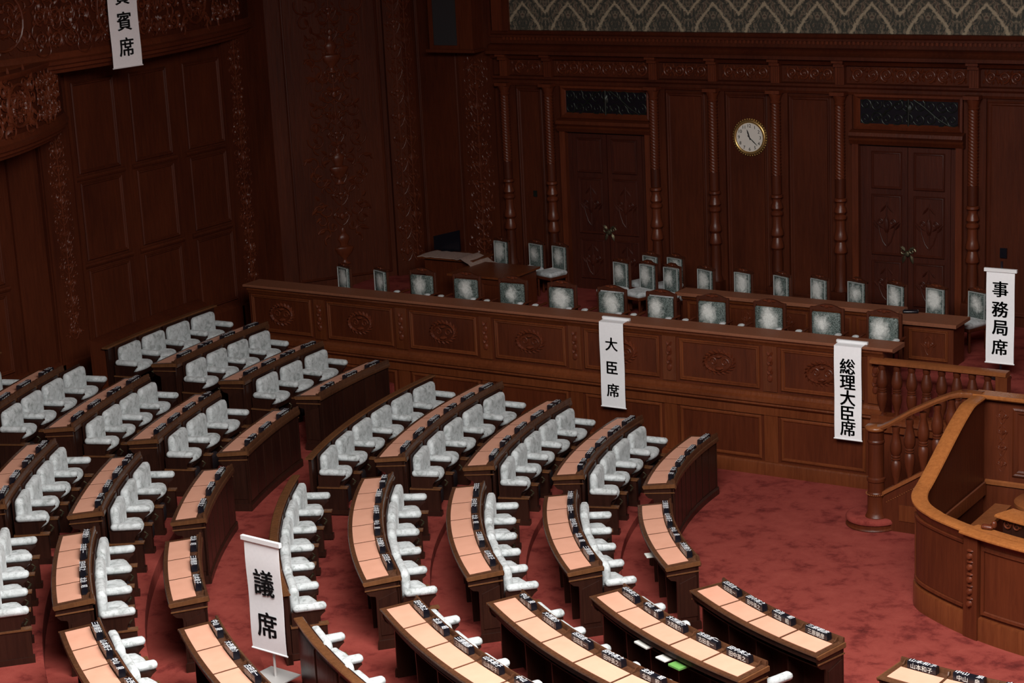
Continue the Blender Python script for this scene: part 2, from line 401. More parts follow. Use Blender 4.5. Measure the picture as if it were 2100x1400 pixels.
def carve_wreath(mb, fr, ru, rv):
    n = 20
    for i in range(n):
        a = 2 * pi * i / n; leaf(mb, fr, ru * cos(a), rv * sin(a), a + pi / 2 + 0.45, ru * 0.45, ru * 0.2, ru * 0.16)
        leaf(mb, fr, ru * 0.92 * cos(a + 0.15), rv * 0.92 * sin(a + 0.15), a + pi / 2 - 0.5, ru * 0.35, ru * 0.16, ru * 0.13)
    for s in (-1, 1):
        vine(mb, fr, spiral(s * ru * 0.38, 0, ru * 0.3, 1.3, 0 if s > 0 else pi, s, 14), ru * 0.07, ru * 0.03)
    boss(mb, fr, 0, rv * 0.55, ru * 0.22, rv * 0.16, ru * 0.2); boss(mb, fr, 0, -rv * 0.6, ru * 0.3, rv * 0.2, ru * 0.22)
    return mb
# ================================================================== the setting
FZ = -0.93                                   # floor in front of the podium
ROWS = {1: (7.868, 0.0), 2: (9.218, 0.139), 3: (10.563, 0.28), 4: (11.907, 0.42), 5: (14.331, 0.538), 6: (15.70, 0.758), 7: (16.95, 1.005), 8: (18.22, 1.25)}
LEV = {k: z - 0.93 for k, (R, z) in ROWS.items()}
DZ = 0.73                                    # dais floor
YW = 5.5; XL = -19.0

# floors: one stepped carpet, a ring for each tier
rings = [(0.0, 8.22, FZ)]
for k in range(2, 9):
    r0 = ROWS[k][0] - 1.0 if k != 5 else 13.33
    r1 = (ROWS[k + 1][0] - 1.0 if k + 1 != 5 else 13.33) if k < 8 else 24.0
    rings.append((r0, r1, LEV[k]))
fl = MB()
fl.box(-8.5, 16, -9.2, 1.0, FZ - 0.3, FZ)
floor = struct(fl.obj('floor', 'carpet', smooth=0), 'mottled red carpet on the open floor before the podium', 'floor')
for i, (r0, r1, z) in enumerate(rings[1:]):
    mb = MB(); mb.polar([(r0 - 0.02, -1.6), (r1 + 0.02, -1.6), (r1 + 0.02, z - 0.05), (r1, z), (r0 + 0.02, z), (r0 - 0.015, z - 0.012), (r0 - 0.02, z - 0.035)], radians(168), radians(300), 96)
    struct(mb.obj('floor', 'carpet'), 'carpeted tier number %s up from the open floor' % ['one', 'two', 'three', 'four', 'five', 'six', 'seven'][i], 'floor')
dfl = MB(); dfl.box(-17.9, 3, 1.2, YW, -0.5, DZ); dfl.box(-3.0, 3, -0.7, 1.2, -0.5, DZ - 0.37)
struct(dfl.obj('floor', 'carpet', smooth=0), 'carpeted floor of the raised dais behind the ministers', 'floor')

# walls
def wall_seg(name, p0, p1, z0, z1, mat, thick=0.3, label=None):
    p0 = Vector((*p0, 0)); p1 = Vector((*p1, 0)); d = (p1 - p0).normalized(); n = Vector((d.y, -d.x, 0))
    if n.dot(Vector((-4, -8, 0)) - p0) < 0: n = -n
    fr = Fr(p0, d, n); L = (p1 - p0).length
    w = struct(slab(MB(), fr, 0, L, z0, z1, -thick, 0).obj(name, mat, smooth=0), label, 'wall')
    return w, fr, L
C0 = (XL, 3.05); C1 = (-17.35, YW)
wall_f, FF, LF = wall_seg('wall_front', C1, (6, YW), -1, 9, 'wall', label='panelled wooden front wall with columns, clock and two doors')
wall_l, FL, LL = wall_seg('wall_left', (XL, -14), C0, -1.5, 9, 'wall', label='dark panelled side wall behind the far seats')
wall_c, FC, LC = wall_seg('wall_corner', C0, C1, -1, 9, 'wall', label='slanting corner wall with tall carved ornament')
wall_seg('unseen_wall_right', (19, -34), (19, YW), -1.5, 11.1, 'wall', label='side wall out of view')
wall_seg('unseen_wall_back', (-19, -34), (19, -34), -1.5, 11.1, 'wall', label='back wall out of view')
cl = MB(); cl.box(-19.3, 19.3, -34.3, YW + 0.3, 11.0, 11.3)
ceil = struct(cl.obj('ceiling', 'plaster', smooth=0), 'coffered ceiling with lit glass', 'ceiling')
for i in range(4):
    for j in range(3):
        x = -5.2 + i * 2.3 + 1.15; y = -18.45 + j * 2.3 + 1.15
        MB().box(x - 1.05, x + 1.05, y - 1.05, y + 1.05, 10.94, 11.0).obj('glass_panel', 'skyglass', ceil, smooth=0)
up = MB(); up.box(-19.3, 6, YW, YW + 0.3, 9, 11.0); up.box(XL - 0.3, XL, -34, YW, 9, 11.0)
struct(up.obj('wall_upper', 'wall', smooth=0), 'upper walls above the view', 'wall')

def fx(x): return x - C1[0]                    # room x -> u on the front wall
# ---- front wall
# cornice
def run(parent, fr, u0, u1, prof, mat, name):
    """prof: (w,v) outline"""
    mb = MB(); mb.prism(prof, lambda a, b, t: fr(t, b, a), u0, u1); return mb.obj(name, mat, parent)
U0 = fx(-15.15); U1 = fx(2)
run(wall_f, FF, U0, U1, [(0, 5.22), (0.10, 5.22), (0.16, 5.30), (0.30, 5.33), (0.30, 5.39), (0.22, 5.42), (0.18, 5.47), (0.20, 5.50), (0.09, 5.52), (0.09, 5.63), (0.12, 5.64), (0.12, 5.68), (0.06, 5.70), (0.08, 5.76), (0, 5.78)], 'wall', 'cornice')
bd = MB()
for i in range(170): slab(bd, FF, U0 + 0.3 + i * 0.085, U0 + 0.3 + i * 0.085 + 0.045, 5.585, 5.64, 0.08, 0.115)
bd.obj('dentil_band', 'carve', wall_f, smooth=0)['kind'] = 'stuff'
slab(MB(), FF, fx(-14.72), U1, 5.77, 9, 0.0, 0.03).obj('wall_covering', 'damask', wall_f, smooth=0)
slab(MB(), FF, fx(-15.1), fx(-14.72), 5.76, 9, 0.0, 0.10).obj('upright', 'carve', wall_f)
slab(MB(), FF, fx(-14.84), fx(-14.70), 5.76, 9, 0.10, 0.13).obj('bead_strip', 'wall', wall_f)
# rails over the panels and frieze
run(wall_f, FF, U0, U1, [(0, 4.70), (0.05, 4.70), (0.07, 4.75), (0.05, 4.80), (0.09, 4.84), (0.09, 4.88), (0, 4.90)], 'wall', 'rail')
COLX = [-14.87, -13.86, -11.55, -10.31, -9.04, -7.79, -5.33, -4.12]
# frieze carvings between the columns
fz = {}
for a, b in zip(COLX[:-1], COLX[1:]):
    w = round((b - a) - 0.34, 1)
    if w not in fz: fz[w] = carve_row(MB(), LOCAL, w, 0.30, int(w * 10)).mesh('frieze_carving', 'carve')
    put('frieze_carving', fz[w], wall_f, FF(fx((a + b) / 2), 5.06, 0.005))
# brackets under the cornice, one above each column
bk = MB(); fr = LOCAL
slab(bk, fr, -0.085, 0.085, -0.42, -0.10, 0, 0.12); slab(bk, fr, -0.10, 0.10, -0.10, -0.06, 0, 0.17); slab(bk, fr, -0.085, 0.085, -0.06, -0.03, 0, 0.19); slab(bk, fr, -0.11, 0.11, -0.03, 0.04, 0, 0.24)
for k in (-0.045, 0, 0.045): slab(bk, fr, k - 0.012, k + 0.012, -0.40, -0.12, 0.12, 0.135)
bkm = bk.mesh('bracket', 'carve')
# turned columns with a roped shaft
def column_meshes():
    top, bot = 4.66, DZ
    rp = MB(); n = 30; rr = []
    for i in range(133):
        z = 3.20 + (4.52 - 3.20) * i / 132; ring = []
        for k in range(n):
            a = 2 * pi * k / n; q = cos(5 * a + (z - 3.2) * 2 * pi / 0.058); r = 0.084 + 0.009 * q
            ring.append((r * cos(a), r * sin(a), z))
        rr.append(ring)
    rp.sweep(rr)
    cp = MB(); cp.lathe([(0.09, 4.52), (0.10, 4.54), (0.085, 4.56), (0.10, 4.62), (0.125, 4.68), (0.13, 4.70)], n=16); cp.box(-0.14, 0.14, -0.14, 0.10, 4.70, 4.76)
    sh = MB(); sh.lathe([(0.092, 2.86), (0.092, 3.20)], n=16)
    tn = MB(); tn.lathe([(0.07, 2.86), (0.11, 2.84), (0.115, 2.80), (0.08, 2.77), (0.075, 2.72), (0.10, 2.66), (0.115, 2.60), (0.08, 2.55), (0.115, 2.52), (0.115, 2.48), (0.085, 2.44), (0.088, 2.26), (0.105, 2.20), (0.12, 2.14), (0.12, 2.10), (0.08, 2.05), (0.10, 1.98), (0.12, 1.90), (0.12, 1.86), (0.085, 1.82)], n=16)
    lo = MB(); lo.lathe([(0.085, 1.82), (0.10, 1.60), (0.095, 1.25), (0.12, 1.20), (0.13, 1.14)], n=16); lo.box(-0.15, 0.15, -0.15, 0.1, bot, 1.14)
    return [('roped_shaft', rp.mesh('roped_shaft', 'carve', 60)), ('capital', cp.mesh('capital', 'carve')), ('plain_band', sh.mesh('plain_band', 'wall')), ('turned_rings', tn.mesh('turned_rings', 'carve')), ('lower_shaft', lo.mesh('lower_shaft', 'wall'))]
cms = column_meshes()
for x in COLX:
    c = empty('column'); c.parent = wall_f; c.location = FF(fx(x), 0, 0.12)
    for nme, me in cms: put(nme, me, c)
    put('bracket', bkm, c, (0, 0.12, 5.30))
    slab(MB(), FF, fx(x) - 0.20, fx(x) + 0.20, DZ, 4.70, 0, 0.035).obj('backing_strip', 'wall', wall_f)
# panels
def fpanel(x0, x1, v0=DZ + 0.18, v1=4.66):
    panel(wall_f, FF, fx(x0), fx(x1), v0, v1, 'wall', 0.09)
for a, b in ((-14.66, -14.07), (-11.34, -10.52), (-10.10, -9.25), (-8.83, -8.00), (-5.12, -4.33), (-3.9, -3.0)): fpanel(a, b)
panel(wall_f, FF, fx(-17.0), fx(-16.05), DZ + 0.1, 8.9, 'wall', 0.06)
strp = slab(MB(), FF, fx(-15.98), fx(-15.16), DZ, 9, 0, 0.05).obj('carved_strip', 'wall', wall_f)
carve_wild(carve_tall(MB(), FF.sub(fx(-15.57), DZ + 0.2, 0.05), 0.40, 4.3, 3, 0.40), FF.sub(fx(-15.57), DZ + 0.2, 0.05), 0.66, 4.3, 34, 5, 0.013).obj('carving', 'carve', strp)
# doors
def make_door(num, x0, x1):
    o = room_thing('door_%d' % num, FF(fx((x0 + x1) / 2), DZ, 0)); struct(o, ['dark double door near the corner, under a pierced grille', 'dark double door right of the clock, under a pierced grille'][num - 1], 'door')
    h = 3.86
    for a, b, nm in ((x0 - 0.02, x0 + 0.10, 'jamb'), (x1 - 0.10, x1 + 0.02, 'jamb')):
        mb = slab(MB(), FF, fx(a), fx(b), DZ, h, 0, 0.13); mb.obj(nm, 'carve', o)
    # head ledge and transom frame
    mb = MB(); mb.prism([(0, 3.84), (0.14, 3.84), (0.20, 3.92), (0.16, 3.95), (0.22, 4.0), (0.20, 4.06), (0.10, 4.09), (0, 4.10)], lambda a, b, t: FF(t, b, a), fx(x0 - 0.05), fx(x1 + 0.05)); mb.obj('head_ledge', 'dais_dark', o)
    frame_mould(MB(), FF, fx(x0), fx(x1), 4.10, 4.72, 0.10, [(0, 0), (0, 0.08), (0.4, 0.10), (0.7, 0.05), (1, 0.02)]).obj('transom_frame', 'carve', o)
    slab(MB(), FF, fx(x0 + 0.05), fx(x1 - 0.05), 4.15, 4.68, 0.0, 0.015).obj('grille_backing', 'black', o)
    g = MB(); W = x1 - x0 - 0.2
    fr = FF.sub(fx((x0 + x1) / 2), 4.415, 0.02)
    rn = random.Random(num)
    for i in range(9):
        for j in range(2):
            cu = -W / 2 + W * (i + 0.5) / 9; cv = (-0.12, 0.12)[j]; s = 1 if (i + j) % 2 else -1
            vine(g, fr, spiral(cu, cv, 0.115, 1.4, rn.random() * 6, s, 16), 0.014, 0.009)
    for s in (-1, 1):
        vine(g, fr, [(s * W * 0.04, 0.24), (s * W * 0.16, 0.10), (s * W * 0.3, -0.10), (s * W * 0.42, -0.22)], 0.018, 0.014)
    vine(g, fr, [(0, -0.25), (0, 0), (0, 0.25)], 0.022, 0.022); leaf(g, fr, 0, -0.05, pi / 2, 0.22, 0.12, 0.03)
    g.obj('scroll_grille', 'iron', o)
    # recessed leaves
    mid = (x0 + x1) / 2
    slab(MB(), FF, fx(x0 + 0.1), fx(x1 - 0.1), DZ, 3.86, 0.0, 0.012).obj('recess', 'door', o)
    for a, b, s in ((x0 + 0.22, mid - 0.01, -1), (mid + 0.01, x1 - 0.22, 1)):
        lf = slab(MB(), FF, fx(a), fx(b), DZ, 3.80, 0.012, 0.04).obj('door_leaf', 'door', o)
        for v0, v1 in ((0.95, 1.75), (1.85, 2.95), (3.05, 3.72)):
            panel(lf, FF.sub(0, 0, 0.04), fx(a + 0.10), fx(b - 0.10), v0, v1, 'door', 0.05)
        carve_tall(MB(), FF.sub(fx((a + b) / 2), 1.98, 0.05), 0.42, 0.85, 5).obj('carving', 'door', lf)
        carve_tall(MB(), FF.sub(fx((a + b) / 2), 1.0, 0.05), 0.42, 0.65, 6).obj('carving', 'door', lf)
    hd = MB(); fr = FF.sub(fx(mid), 1.9, 0.05)
    for s in (-1, 1):
        vine(hd, fr, spiral(s * 0.08, 0.05, 0.07, 1.2, 0, s, 12), 0.02, 0.012); leaf(hd, fr, s * 0.05, -0.02, -pi / 2 + s * 0.3, 0.17, 0.07, 0.03); leaf(hd, fr, s * 0.04, 0.05, pi / 2 - s * 0.9, 0.16, 0.07, 0.03)
    boss(hd, fr, 0, 0, 0.05, 0.06, 0.05); hd.obj('handle_plate', 'brass', o)
make_door(1, -13.62, -11.66); make_door(2, -7.54, -5.54)
sw = slab(MB(), FF, fx(-14.36), fx(-14.28), 2.50, 2.62, 0.01, 0.03).obj('switch_plate', 'iron', wall_f)
slab(MB(), FF, fx(-4.86), fx(-4.74), 1.95, 2.12, 0.01, 0.05).obj('wall_box', 'black', wall_f)

# ---- corner wall
slab(MB(), FC, 0, 0.26, -1, 9, 0, 0.10).obj('pilaster', 'wall', wall_c)
slab(MB(), FC, LC - 0.42, LC + 0.02, -1, 9, 0, 0.10).obj('pilaster', 'wall', wall_c)
slab(MB(), FF, -0.02, fx(-17.02), -1, 9, 0, 0.10).obj('pilaster', 'wall', wall_f)
carve_wild(carve_tall(MB(), FC.sub(LC - 0.2, 1.0, 0.10), 0.34, 7.9, 7), FC.sub(LC - 0.2, 1.0, 0.10), 0.34, 7.9, 50, 3, 0.009).obj('carving', 'carve', wall_c)
carve_tall(MB(), FF.sub(0.15, 1.0, 0.10), 0.30, 7.9, 8).obj('carving', 'carve', wall_f)
pc = panel(wall_c, FC, 0.42, LC - 0.52, DZ + 0.1, 8.9, 'wall', 0.06)
cvm = MB(); carve_wild(cvm, FC.sub((LC - 0.1) / 2, 1.6, 0.008), 1.30, 7.2, 56, 9, 0.022)
carve_tall(cvm, FC.sub((LC - 0.1) / 2, 1.9, 0.008), 0.42, 6.6, 12, 0.42)
cvm.obj('carving', 'carve', wall_c)
ur = MB(); cx = FC.sub((LC - 0.1) / 2, 0, 0)
for k, v in enumerate((1.10, 2.75, 5.0)):
    pr_ = [(0.03, 0), (0.16, 0.02), (0.05, 0.10), (0.05, 0.16), (0.20, 0.30), (0.26, 0.42), (0.24, 0.46), (0.10, 0.50), (0.12, 0.58), (0.17, 0.66), (0.13, 0.76), (0.05, 0.82), (0.07, 0.88), (0.03, 0.95)]
    rr = []
    for r, z in pr_:
        rr.append([cx(r * 0.8 * cos(t), v + z * 0.8, 0.01 + r * sin(t) * 0.35) for t in [pi * i / 8 for i in range(9)]])
    ur.sweep(rr, closed_ring=False, caps=False)
ur.obj('carved_urns', 'carve', wall_c)
# ---- left wall
def uy(y): return y + 14
LE = [(-2.2, -1.15), (-0.75, 0.25), (0.70, 1.74)]
for y0, y1 in LE + [(-5.2, -4.2), (-6.7, -5.7), (-8.2, -7.2)]:
    for v0, v1 in ((3.98, 5.6), (2.42, 3.82), (0.86, 2.24)):
        panel(wall_l, FL, uy(y0), uy(y1), v0, v1, 'wall', 0.07)
    for v in (2.33, 3.90): run(wall_l, FL, uy(y0) - 0.1, uy(y1) + 0.1, [(0, v - 0.04), (0.03, v - 0.04), (0.05, v), (0.03, v + 0.04), (0, v + 0.04)], 'wall', 'rail')
for y in (-2.75, 2.15, -8.7):
    st = slab(MB(), FL, uy(y - 0.42), uy(y + 0.42), -1, 9, 0, 0.07).obj('pilaster', 'wall', wall_l)
    carve_wild(carve_tall(MB(), FL.sub(uy(y), 1.1, 0.07), 0.28, 5.0, 4, 0.30), FL.sub(uy(y), 1.1, 0.07), 0.46, 5.0, 44, 6, 0.010).obj('carving', 'carve', st)
    for s in (-0.36, 0.36): slab(MB(), FL, uy(y + s - 0.03), uy(y + s + 0.03), -1, 9, 0.07, 0.10).obj('reed', 'wall', st)
slab(MB(), FL, uy(2.72), uy(3.05), -1, 9, 0, 0.14).obj('pilaster', 'wall', wall_l)
slab(MB(), FL, uy(-3.9), uy(-3.3), -1, 9, 0, 0.05).obj('pilaster', 'wall', wall_l)
struct(run(None, FL, uy(-14), uy(2.7), [(0, -0.5), (0.10, -0.5), (0.10, 0.72), (0.05, 0.78), (0, 0.80)], 'wall', 'baseboard_left'), 'deep wooden base along the panelled side wall', 'baseboard')
# ================================================================== member desks, chairs, name plates
WORDS = ['one', 'two', 'three', 'four', 'five', 'six']; ORD = ['first', 'second', 'third', 'fourth', 'fifth', 'sixth']
SECW = {'A': 'beside dais', 'B': 'second from dais', 'C': 'third from dais', 'D': 'fourth from dais', 'E': 'fifth from dais'}
# mats per row, angular span (deg) of the mats, centre angle of each section (deg)
NM = {1: 4, 2: 5, 3: 5, 4: 6, 5: 3, 6: 4, 7: 4, 8: 4}
SPAN = {1: 17.95, 2: 18.88, 3: 19.5, 4: 20.1, 5: 8.82, 6: 9.1, 7: 9.5, 8: 9.6}
CEN_IN = {'A': 191.85, 'B': 216.95, 'C': 242.1, 'D': 267.3}
CEN_OUT = {'A': 185.6, 'B': 198.2, 'C': 210.75, 'D': 223.1, 'E': 235.8}
DESKS = [(1, 'A'), (1, 'B'), (1, 'C'), (1, 'D'), (2, 'A'), (2, 'B'), (2, 'C'), (3, 'A'), (3, 'B'), (3, 'C'), (4, 'A'), (4, 'B'), (4, 'C'),
         (5, 'A'), (5, 'B'), (5, 'C'), (5, 'D'), (5, 'E'), (6, 'A'), (6, 'B'), (6, 'C'), (6, 'D'), (6, 'E'), (7, 'A'), (7, 'B'), (7, 'C'), (7, 'D'), (8, 'B')]
def cen(k, s):
    c = (CEN_IN if k <= 4 else CEN_OUT)[s]
    if k == 6: c += {'A': 0.35, 'B': 0.3, 'C': 0.25, 'D': 0.33, 'E': 0.2}[s]
    if k == 7: c += {'A': 0.4, 'B': 0.75, 'C': 0.7, 'D': 0.7, 'E': 0.6}[s]
    if k == 8: c += 2.6
    return c
def where(k, s):
    return 'row %s, %s section %s' % (WORDS[(k - 1) % 4], 'inner' if k <= 4 else 'outer', SECW[s])
SL = 0.0766
def build_desk(k):
    R, z = ROWS[k]; n = NM[k]; hs = radians(SPAN[k]) / 2; Lz = LEV[k]; e = 0.055 / R
    a0, a1 = -hs - e, hs + e; seg = 6 * n if k <= 4 else 4 * n
    def T(r): return z + SL * (R - r)
    P = lambda mb, prof, b0, b1, m: mb.polar(prof, b0, b1, m, R, Lz)
    root = empty('member_desk')
    # worktop with a moulded edge
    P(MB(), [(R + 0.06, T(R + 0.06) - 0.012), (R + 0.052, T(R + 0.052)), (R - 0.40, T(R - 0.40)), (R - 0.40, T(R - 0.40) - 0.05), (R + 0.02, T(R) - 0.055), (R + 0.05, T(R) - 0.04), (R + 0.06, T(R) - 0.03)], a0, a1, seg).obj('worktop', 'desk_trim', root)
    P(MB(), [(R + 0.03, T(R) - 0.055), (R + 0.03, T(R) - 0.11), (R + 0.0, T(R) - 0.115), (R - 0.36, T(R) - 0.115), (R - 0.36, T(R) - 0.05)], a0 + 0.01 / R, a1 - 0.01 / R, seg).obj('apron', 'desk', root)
    # raised rail at the front, name plates stand behind it
    P(MB(), [(R - 0.425, z - 0.03), (R - 0.425, z + 0.075), (R - 0.418, z + 0.09), (R - 0.398, z + 0.09), (R - 0.390, z + 0.075), (R - 0.388, T(R - 0.39) - 0.01)], a0, a1, seg).obj('front_rail', 'desk_trim', root)
    P(MB(), [(R - 0.400, z - 0.05), (R - 0.438, z - 0.05), (R - 0.445, z - 0.02), (R - 0.438, z + 0.015), (R - 0.425, z + 0.02)], a0, a1, seg).obj('rail_moulding', 'desk_trim', root)
    g = 0.019 / R; st = 2 * hs / n
    for i in range(n):
        b0 = -hs + i * st
        P(MB(), [(R - 0.004, T(R) - 0.003), (R - 0.004, T(R) + 0.004), (R - 0.288, T(R - 0.288) + 0.004), (R - 0.288, T(R - 0.288) - 0.003)], b0 + g, b0 + st - g, 6).obj('desk_mat', 'mat', root)
    # little shaped cheeks between the name plate places
    for i in range(n + 1):
        b = -hs + i * st + (0.02 / R if i == 0 else -0.02 / R if i == n else 0)
        ca, sa = cos(b), sin(b)
        out = [(R - 0.395, T(R - 0.39) - 0.005), (R - 0.395, z + 0.085), (R - 0.365, z + 0.08), (R - 0.345, z + 0.055), (R - 0.325, z + 0.042), (R - 0.30, z + 0.045), (R - 0.295, T(R - 0.3) - 0.005)]
        MB().prism(out, lambda a, b_, t: (a * ca - sa * t - R, a * sa + ca * t, b_ - Lz), -0.008, 0.008).obj('cheek', 'desk_trim', root)
    # front, in upright panels
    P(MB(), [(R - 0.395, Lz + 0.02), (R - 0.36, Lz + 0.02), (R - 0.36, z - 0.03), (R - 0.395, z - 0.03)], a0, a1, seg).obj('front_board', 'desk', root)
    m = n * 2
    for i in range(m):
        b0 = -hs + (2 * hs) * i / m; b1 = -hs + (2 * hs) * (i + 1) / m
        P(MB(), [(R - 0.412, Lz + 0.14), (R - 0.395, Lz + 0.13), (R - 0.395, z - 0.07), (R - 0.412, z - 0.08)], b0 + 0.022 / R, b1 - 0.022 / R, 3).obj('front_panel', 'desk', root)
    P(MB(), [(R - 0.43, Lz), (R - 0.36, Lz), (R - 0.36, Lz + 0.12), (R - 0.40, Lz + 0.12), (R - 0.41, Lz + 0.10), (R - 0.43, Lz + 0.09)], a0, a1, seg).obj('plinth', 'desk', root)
    # ends
    for sgn in (-1, 1):
        b = a0 if sgn < 0 else a1; ca, sa = cos(b), sin(b)
        fn = lambda a, b_, t: (a * ca - sa * t * sgn - R, a * sa + ca * t * sgn, b_ - Lz)
        out = [(R - 0.405, Lz), (R - 0.405, z - 0.02), (R + 0.04, z - 0.05), (R + 0.035, z - 0.115), (R + 0.02, z - 0.16), (R - 0.02, z - 0.20), (R - 0.09, z - 0.215), (R - 0.10, z - 0.24), (R - 0.10, Lz)]
        ep = MB().prism(out, fn, -0.03, 0.0).obj('end_panel', 'desk', root)
        MB().prism([(R - 0.425, T(R - 0.425) - 0.062), (R - 0.425, T(R - 0.425) - 0.005), (R + 0.062, T(R + 0.06) - 0.008), (R + 0.062, T(R + 0.06) - 0.03), (R + 0.045, T(R) - 0.06)], fn, -0.005, 0.022).obj('end_cap', 'cap', ep)
        MB().prism([(R - 0.415, z - 0.115), (R - 0.415, z - 0.10), (R + 0.042, z - 0.118), (R + 0.042, z - 0.133)], fn, 0.0, 0.012).obj('bead', 'cap', ep)
        MB().prism([(R - 0.37, Lz + 0.19), (R - 0.37, z - 0.17), (R - 0.135, z - 0.26), (R - 0.135, Lz + 0.19)], fn, 0.0, 0.010).obj('raised_field', 'desk', ep)
        MB().prism([(R - 0.425, Lz), (R - 0.425, Lz + 0.09), (R - 0.415, Lz + 0.12), (R - 0.09, Lz + 0.12), (R - 0.08, Lz + 0.09), (R - 0.08, Lz)], fn, 0.0, 0.018).obj('end_plinth', 'desk', ep)
    for i in range(1, n):
        b = -hs + i * st; ca, sa = cos(b), sin(b)
        MB().prism([(R - 0.37, Lz), (R - 0.37, z - 0.10), (R - 0.03, z - 0.10), (R - 0.05, z - 0.20), (R - 0.12, z - 0.24), (R - 0.14, Lz)], lambda a, b_, t: (a * ca - sa * t - R, a * sa + ca * t, b_ - Lz), -0.012, 0.012).obj('divider', 'desk', root)
    P(MB(), [(R - 0.36, z - 0.20), (R - 0.03, z - 0.20), (R - 0.03, z - 0.185), (R - 0.36, z - 0.185)], -hs, hs, seg).obj('book_shelf', 'desk', root)
    return root
protos = {}
for k, s in DESKS:
    R, z = ROWS[k]; c = cen(k, s)
    if k not in protos: protos[k] = build_desk(k); remember(protos[k]); o = protos[k]
    else: o = copy_tree(protos[k])
    o.location = pol(R, c, LEV[k]); o.rotation_euler = (0, 0, radians(c))
    tag(o, 'curved dark desk with %s tan mats, %s' % (WORDS[NM[k] - 1], where(k, s)), 'desk', 'curved member desks')

# ---- lettering
def text_mesh(body, size, mat, name='characters', bold=0.0, ext=0.0):
    cu = bpy.data.curves.new('t', 'FONT'); cu.body = body; cu.size = size; cu.align_x = 'CENTER'; cu.align_y = 'CENTER'; cu.extrude = ext; cu.resolution_u = 3
    to = bpy.data.objects.new('t', cu); col.objects.link(to)
    dg = bpy.context.evaluated_depsgraph_get(); dg.update()
    me = bpy.data.meshes.new_from_object(to.evaluated_get(dg)); me.name = name
    bpy.data.objects.remove(to); bpy.data.curves.remove(cu)
    # centre on the ink
    if len(me.vertices):
        xs = [v.co.x for v in me.vertices]; ys = [v.co.y for v in me.vertices]
        me.transform(Matrix.Translation((-(min(xs) + max(xs)) / 2, -(min(ys) + max(ys)) / 2, 0)))
    if bold:      # heavier uprights, as brushed characters have
        bm = bmesh.new(); bm.from_mesh(me); src = list(bm.verts) + list(bm.edges) + list(bm.faces)
        for dx, dy in ((-1, 0.25), (1, -0.25), (0.3, 0.5), (-0.3, -0.5)):
            r = bmesh.ops.duplicate(bm, geom=src); bmesh.ops.translate(bm, vec=(dx * bold, dy * bold, 0), verts=[g for g in r['geom'] if isinstance(g, bmesh.types.BMVert)])
        bm.to_mesh(me); bm.free()
    me.materials.clear(); me.materials.append(M[mat]); return me
NAMES = ['大西健介', '山本和子', '金子万夫', '北治　昭', '牧原秀明', '古田圭一', '中山　泉', '石原宏高', '三原朝彦', '上野　賢', '田中英之', '長谷川昌']
glyphs = []
for nm in NAMES:
    big = text_mesh(nm, 0.088, 'glyph', 'lettering', 0.0014)
    small = text_mesh(nm, 0.072, 'paper', 'lettering', 0.0)
    glyphs.append((big, small))
pb = MB()
pb.prism([(-0.038, 0), (0.038, 0), (0.038, 0.077), (0.032, 0.092), (-0.032, 0.092), (-0.038, 0.077)], lambda a, b, t: (a, t, b), -0.185, 0.185)
plate_me = pb.mesh('block', 'black')
cnt = 0
for k, s in DESKS:
    R, z = ROWS[k]; n = NM[k]; c = cen(k, s); st = SPAN[k] / n; rp = R - 0.338
    for i in range(n):
        # counted from the dais end: the smallest angle
        th = c - SPAN[k] / 2 + (i + 0.5) * st + random.uniform(-0.05, 0.05) * st
        pl = empty('name_plate', pol(rp, th, z + SL * 0.338 + 0.001), radians(th + random.uniform(-0.8, 0.8)))
        put('block', plate_me, pl)
        b_, s_ = glyphs[(cnt * 5 + cnt // 7) % len(glyphs)]; cnt += 1
        put('lettering', b_, pl, (0, 0, 0.0925), (0, 0, pi / 2))
        put('side_lettering', s_, pl, (0.0385, 0, 0.040), (pi / 2, 0, pi / 2))
        put('side_lettering', s_, pl, (-0.0385, 0, 0.040), (pi / 2, 0, -pi / 2))
        tag(pl, 'black name plate, %s from dais end, %s' % (ORD[i], where(k, s)), 'name plate', 'black name plates on the desks')

